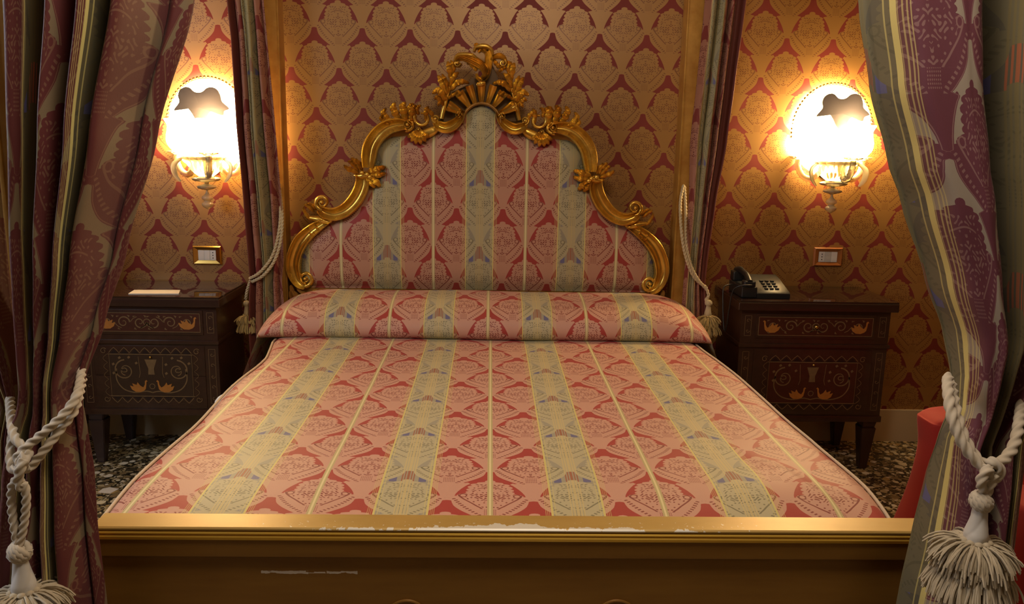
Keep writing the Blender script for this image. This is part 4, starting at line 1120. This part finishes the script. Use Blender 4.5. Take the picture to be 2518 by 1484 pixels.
    for a, b in fronts:
        bm = bmesh.new(); box(bm, fx0, fx1, YF-0.0035, YF+0.01, a, b, 0.001); fo.append(obj('door' if doors else 'drawer', bm, M_WOOD_DARK, t))
    Yi = YF-0.0036
    mx0, mx1, mz0, mz1 = fx0+0.068*k, fx1-0.058*k, 0.322, 0.512
    bm = bmesh.new(); plate(bm, [(mx0, mz0), (mx1, mz0), (mx1, mz1), (mx0, mz1)], Yi); 
    tgt = fo[-1]
    obj('inlay_ground', bm, M_INLAY_PANEL if doors else M_BROWN_GROUND, tgt)
    Yi -= 0.0011
    bm = bmesh.new(); nz_ = 8; st = (mx1-mx0)/nz_
    for (zb_, sg) in ((mz1, 1), (mz0, -1)):
        bd = bmesh.new()
        ribbon(bm, [(mx0-0.006, zb_), (mx1+0.006, zb_)], 0.0034, Yi)
        zz = []
        for i in range(nz_):
            x_ = mx0+st*i
            zz += [(x_, zb_+sg*0.006), (x_+st*0.25, zb_+sg*0.020), (x_+st*0.5, zb_+sg*0.030), (x_+st*0.75, zb_+sg*0.020)]
            plate(bd, [(x_+st*0.14, zb_+sg*0.003), (x_+st*0.86, zb_+sg*0.003), (x_+st*0.66, zb_+sg*0.014), (x_+st*0.5, zb_+sg*0.021), (x_+st*0.34, zb_+sg*0.014)], Yi+0.0006)
        obj('zigzag_inlay', bd, M_INLAY_DARK, tgt)
        zz.append((mx1, zb_+sg*0.006)); ribbon(bm, zz, 0.0030, Yi)
        for x_ in (mx0-0.022, mx1+0.022): ribbon(bm, curl(x_, zb_+sg*0.014, 0.014, 0.6, 1.1, sg, 14, 0.4), 0.0026, Yi)
    for x_, sg in ((mx0, -1), (mx1, 1)):
        ribbon(bm, [(x_, mz0), (x_, mz1)], 0.0016, Yi); n2 = 5; s2 = (mz1-mz0)/n2; zz = []
        for i in range(n2): z_ = mz0+s2*i; zz += [(x_+sg*0.008, z_), (x_+sg*0.022, z_+s2*0.3), (x_+sg*0.026, z_+s2*0.5), (x_+sg*0.022, z_+s2*0.7)]
        zz.append((x_+sg*0.008, mz1)); ribbon(bm, zz, 0.0018, Yi)
    mc = (mx0+mx1)/2; mh = (mz1-mz0); zc = (mz0+mz1)/2
    for s in (-1, 1):
        ribbon(bm, curl(mc+s*0.118*k, zc+0.022, 0.048, PI/2, 1.5, -s, 30), [0.0062*(1-0.6*i/30) for i in range(31)], Yi)
        ribbon(bm, curl(mc+s*0.118*k, zc+0.020, 0.020, -PI/2, 1.1, s, 20), 0.0040, Yi)
        ribbon(bm, catmull([(mc+s*0.155*k, zc+0.03), (mc+s*0.158*k, zc-0.02), (mc+s*0.13*k, zc-0.062), (mc+s*0.08*k, zc-0.078), (mc+s*0.03*k, zc-0.072), (mc, zc-0.078)], 5), 0.0050, Yi)
        ribbon(bm, [(mc+s*0.055*k, zc+0.085), (mc+s*0.050*k, zc+0.01), (mc+s*0.056*k, zc-0.01)], 0.0022, Yi)
        for q in range(5):
            a = 0.5+q*0.75; px_, pz_ = mc+s*0.118*k+0.055*math.cos(a), zc+0.022+0.055*math.sin(a)
            plate(bm, [(px_, pz_), (px_+0.010, pz_+0.006), (px_+0.004, pz_+0.014), (px_-0.004, pz_+0.008)], Yi)
    ribbon(bm, curl(mc, zc-0.050, 0.012, 0, 1, 1, 14, 0.9), 0.003, Yi)
    plate(bm, [(mc-0.026, zc+0.072), (mc-0.012, zc+0.03), (mc-0.014, zc+0.004), (mc+0.014, zc+0.004), (mc+0.012, zc+0.03), (mc+0.026, zc+0.072)], Yi)
    obj('marquetry_scrolls', bm, M_INLAY, tgt)
    for s in (-1, 1):
        bm = bmesh.new(); swan(bm, mc+s*0.038*k, zc-0.070, 0.052, s)
        ob = obj('swan_inlay', bm, M_INLAY_ORANGE, tgt); ob['label'] = 'orange swan in the inlay'
    bm = bmesh.new(); ball(bm, (mc, YF-0.008, zc+0.083), 0.006, 10); obj('keyhole_knob', bm, M_BRASS, tgt)
    if doors:
        bm = bmesh.new(); ball(bm, (cx, YF-0.012, (dz0+dz1)/2), 0.009, 10); obj('knob', bm, M_BRASS, dr)
    return t
nightstand(-1.775, -1.178, 0.772, 'inlaid walnut nightstand left of the bed with a card on its glass top', False)
nightstand(1.115, 1.782, 0.792, 'inlaid walnut nightstand right of the bed with the black telephone on it', True)
# printed card on the left nightstand
bm = bmesh.new()
c = [(-1.556, 3.466), (-1.347, 3.482), (-1.372, 3.568), (-1.568, 3.554)]
lo = [bm.verts.new((x, y, 0.7725)) for x, y in c]; hi = [bm.verts.new((x, y, 0.777)) for x, y in c]
bm.faces.new(lo[::-1]); bm.faces.new(hi)
for i in range(4): bm.faces.new((lo[i], lo[(i+1) % 4], hi[(i+1) % 4], hi[i]))
tag(obj('folded_card', bm, M_PAPER, smooth=False), 'white folded card lying on the left nightstand', 'card')

# ------------------------------------------------------------------ telephone
ph = empty('telephone', (1.25, 3.57, 0.792)); tag(ph, 'black desk telephone on the right nightstand', 'telephone')
bm = bmesh.new(); zb0 = 0.7935
pr_ = [(3.475, zb0), (3.475, zb0+0.022), (3.482, zb0+0.030), (3.60, zb0+0.066), (3.665, zb0+0.078), (3.68, zb0+0.07), (3.68, zb0)]
ra = [[bm.verts.new((x, y, z)) for y, z in pr_] for x in (1.185, 1.190, 1.328, 1.333)]
for q, col in ((0, 0), (3, 3)):
    for v in ra[q]: v.co.z = zb0+(v.co.z-zb0)*0.9
for a, b in zip(ra, ra[1:]):
    for i in range(len(pr_)): j = (i+1) % len(pr_); bm.faces.new((a[i], a[j], b[j], b[i]))
bm.faces.new(ra[0]); bm.faces.new(ra[-1][::-1]); bmesh.ops.recalc_face_normals(bm, faces=bm.faces)
pb = obj('phone_body', bm, M_BLACK, ph)
bm = bmesh.new(); box(bm, 1.118, 1.187, 3.478, 3.68, zb0, zb0+0.05, 0.008, 3); obj('handset_cradle', bm, M_BLACK, ph)
for i in range(4):
    for j in range(3):
        bm = bmesh.new(); x, y = 1.235+j*0.024, 3.505+i*0.024; z = zb0+0.030+(y-3.482)*0.305
        box(bm, x-0.008, x+0.008, y-0.007, y+0.007, z, z+0.005, 0.0015); obj('key', bm, M_KEYS, pb)
bm = bmesh.new()
pts = catmull([(1.152, 3.485, zb0+0.066), (1.152, 3.53, zb0+0.092), (1.152, 3.58, zb0+0.100), (1.152, 3.63, zb0+0.104), (1.152, 3.685, zb0+0.090)], 6)
tube(bm, pts, [0.019-0.006*math.sin(PI*i/24) for i in range(25)], 14, flat=0.8)
box(bm, 1.126, 1.178, 3.476, 3.522, zb0+0.048, zb0+0.076, 0.010, 3); box(bm, 1.126, 1.178, 3.640, 3.695, zb0+0.048, zb0+0.094, 0.010, 3)
obj('handset', bm, M_BLACK, ph)
bm = bmesh.new()
tube(bm, catmull([(1.160, 3.480, zb0+0.058), (1.145, 3.455, zb0+0.062), (1.105, 3.46, zb0+0.058), (1.078, 3.48, zb0+0.03), (1.070, 3.49, 0.74), (1.068, 3.50, 0.67), (1.064, 3.51, 0.635), (1.062, 3.53, 0.66), (1.062, 3.56, 0.74), (1.068, 3.59, 0.815), (1.10, 3.61, 0.830), (1.136, 3.62, 0.825)], 8), 0.0028, 8)
obj('cord', bm, M_BLACK, ph)

# ------------------------------------------------------------------ switch plates
def wall_plate(xa, xb, za, zb_, mat, left, label):
    t = empty('wall_switch_plate', ((xa+xb)/2, 3.84, (za+zb_)/2)); tag(t, label, 'switch plate', 'switch and socket plates on the damask wall')
    bm = bmesh.new(); bw = 0.024
    O = [(xa, za), (xb, za), (xb, zb_), (xa, zb_)]
    I = [(xa+bw, za+bw*0.8), (xb-bw, za+bw*0.8), (xb-bw, zb_-bw*0.8), (xa+bw, zb_-bw*0.8)]
    r0 = [bm.verts.new((x, 3.84, z)) for x, z in O]; r1 = [bm.verts.new((x, 3.831, z)) for x, z in O]
    m_ = [(0.006, 3.825), (0.012, 3.830)]
    r2 = [bm.verts.new((x+(0.005 if i in (0, 3) else -0.005), 3.826, z+(0.005 if i < 2 else -0.005))) for i, (x, z) in enumerate(O)]
    r3 = [bm.verts.new((x, 3.832, z)) for x, z in I]; r4 = [bm.verts.new((x, 3.838, z)) for x, z in I]
    for a, b in ((r0, r1), (r1, r2), (r2, r3), (r3, r4)):
        for i in range(4): j = (i+1) % 4; bm.faces.new((a[i], a[j], b[j], b[i]))
    bmesh.ops.recalc_face_normals(bm, faces=bm.faces)
    obj('frame', bm, mat, t, smooth=False)
    ix0, ix1, iz0, iz1 = xa+bw+0.001, xb-bw-0.001, za+bw*0.8+0.001, zb_-bw*0.8-0.001; w3 = (ix1-ix0)/3
    for q in range(3):
        sock = (q == 2) if left else (q == 0)
        bm = bmesh.new(); box(bm, ix0+w3*q+0.0004, ix0+w3*(q+1)-0.0004, 3.830+(0.001 if sock else 0), 3.838, iz0, iz1, 0.001)
        sw = obj('socket' if sock else 'rocker_switch', bm, M_PLASTIC if (q != 1 or left) else M_PLASTIC2, t)
        if sock:
            bm = bmesh.new(); cx_ = ix0+w3*(q+0.5)
            for dz in (-0.013, 0, 0.013): lathe(bm, [(0.0026, 0), (0.0026, 0.001)], (cx_, 3.8298, (iz0+iz1)/2+dz), 12, axis='y')
            obj('pin_hole', bm, M_BLACK, sw)
wall_plate(-1.404, -1.271, 0.852, 0.940, M_BRASS, True, 'white switches in a brass frame, above the left nightstand')
wall_plate(1.568, 1.708, 0.890, 0.980, M_ORANGE_WOOD, False, 'white switches in an orange-brown frame, above the right nightstand')

# ------------------------------------------------------------------ red armchair and wardrobe
ch = empty('armchair', (1.86, 2.4, 0)); tag(ch, 'red upholstered armchair behind the front right curtain', 'armchair')
def upholstered(rows, y0, y1, r):
    """soft block given by (z, x left, x right) rows from the bottom up"""
    bm = bmesh.new(); V = []; rows = catmull(rows, 5); ny = 8
    for z, xl, xr in rows:
        ring = []
        for k in range(36):
            t = 2*PI*k/36; c_, s_ = math.cos(t), math.sin(t)
            ex = abs(c_)**0.22*(1 if c_ > 0 else -1); ey = abs(s_)**0.35*(1 if s_ > 0 else -1)
            ring.append(bm.verts.new(((xl+xr)/2+(xr-xl)/2*ex, (y0+y1)/2+(y1-y0)/2*ey, z)))
        V.append(ring)
    for a, b in zip(V, V[1:]):
        for k in range(36): j_ = (k+1) % 36; bm.faces.new((a[k], a[j_], b[j_], b[k]))
    bm.faces.new(V[0][::-1]); bm.faces.new(V[-1])
    return bm
obj('backrest', upholstered([(0.10, 1.47, 2.27), (0.22, 1.505, 2.235), (0.33, 1.528, 2.212), (0.43, 1.536, 2.204), (0.52, 1.522, 2.218), (0.535, 1.528, 2.21), (0.550, 1.555, 2.185), (0.556, 1.60, 2.14)], 2.56, 2.72, .1), M_RED, ch)
for sg in (-1, 1):
    a = 1.87+sg*0.30; obj('armrest', upholstered([(0.10, a-0.06, a+0.06), (0.40, a-0.06, a+0.06), (0.46, a-0.055, a+0.055), (0.475, a-0.03, a+0.03)], 2.06, 2.57, .1), M_RED, ch)
bm = bmesh.new(); box(bm, 1.565, 2.175, 2.08, 2.57, 0.11, 0.38, 0.05, 4); obj('seat', bm, M_RED, ch)
for x in (1.53, 2.19):
    for y in (2.12, 2.66):
        bm = bmesh.new(); frustum(bm, x, y, 0, 0.12, 0.014, 0.014, 0.022, 0.022, 0.002); obj('leg', bm, M_WOOD_EDGE, ch)

wr = empty('wardrobe', (-2.32, 3.4, 0)); tag(wr, 'dark mahogany wardrobe in the corner behind the front left curtain', 'wardrobe')
bm = bmesh.new(); box(bm, -2.70, -1.95, 3.14, 3.82, 0.06, 2.12, 0.006); obj('wardrobe_body', bm, M_MAHOG, wr)
for a in (0, 1):
    bm = bmesh.new(); x0 = -2.69+a*0.37; box(bm, x0, x0+0.362, 3.118, 3.14, 0.12, 2.04, 0.004); d = obj('door', bm, M_MAHOG, wr)
    bm = bmesh.new(); box(bm, x0+0.06, x0+0.302, 3.110, 3.119, 0.22, 1.94, 0.006); obj('door_panel', bm, M_MAHOG, d)
bm = bmesh.new(); box(bm, -2.68, -1.97, 3.16, 3.80, 0.0, 0.06); obj('plinth', bm, M_MAHOG, wr)
# one large white marble chip let into the terrazzo
bm = bmesh.new(); c = [(-1.60, 3.155), (-1.545, 3.145), (-1.530, 3.19), (-1.575, 3.205), (-1.597, 3.19)]
lo = [bm.verts.new((x, y, 0.0)) for x, y in c]; hi = [bm.verts.new((x, y, 0.0015)) for x, y in c]; bm.faces.new(hi)
for i in range(5): bm.faces.new((lo[i], lo[(i+1) % 5], hi[(i+1) % 5], hi[i]))
tag(obj('trim_1', bm, M_PAPER, smooth=False), kind='structure')
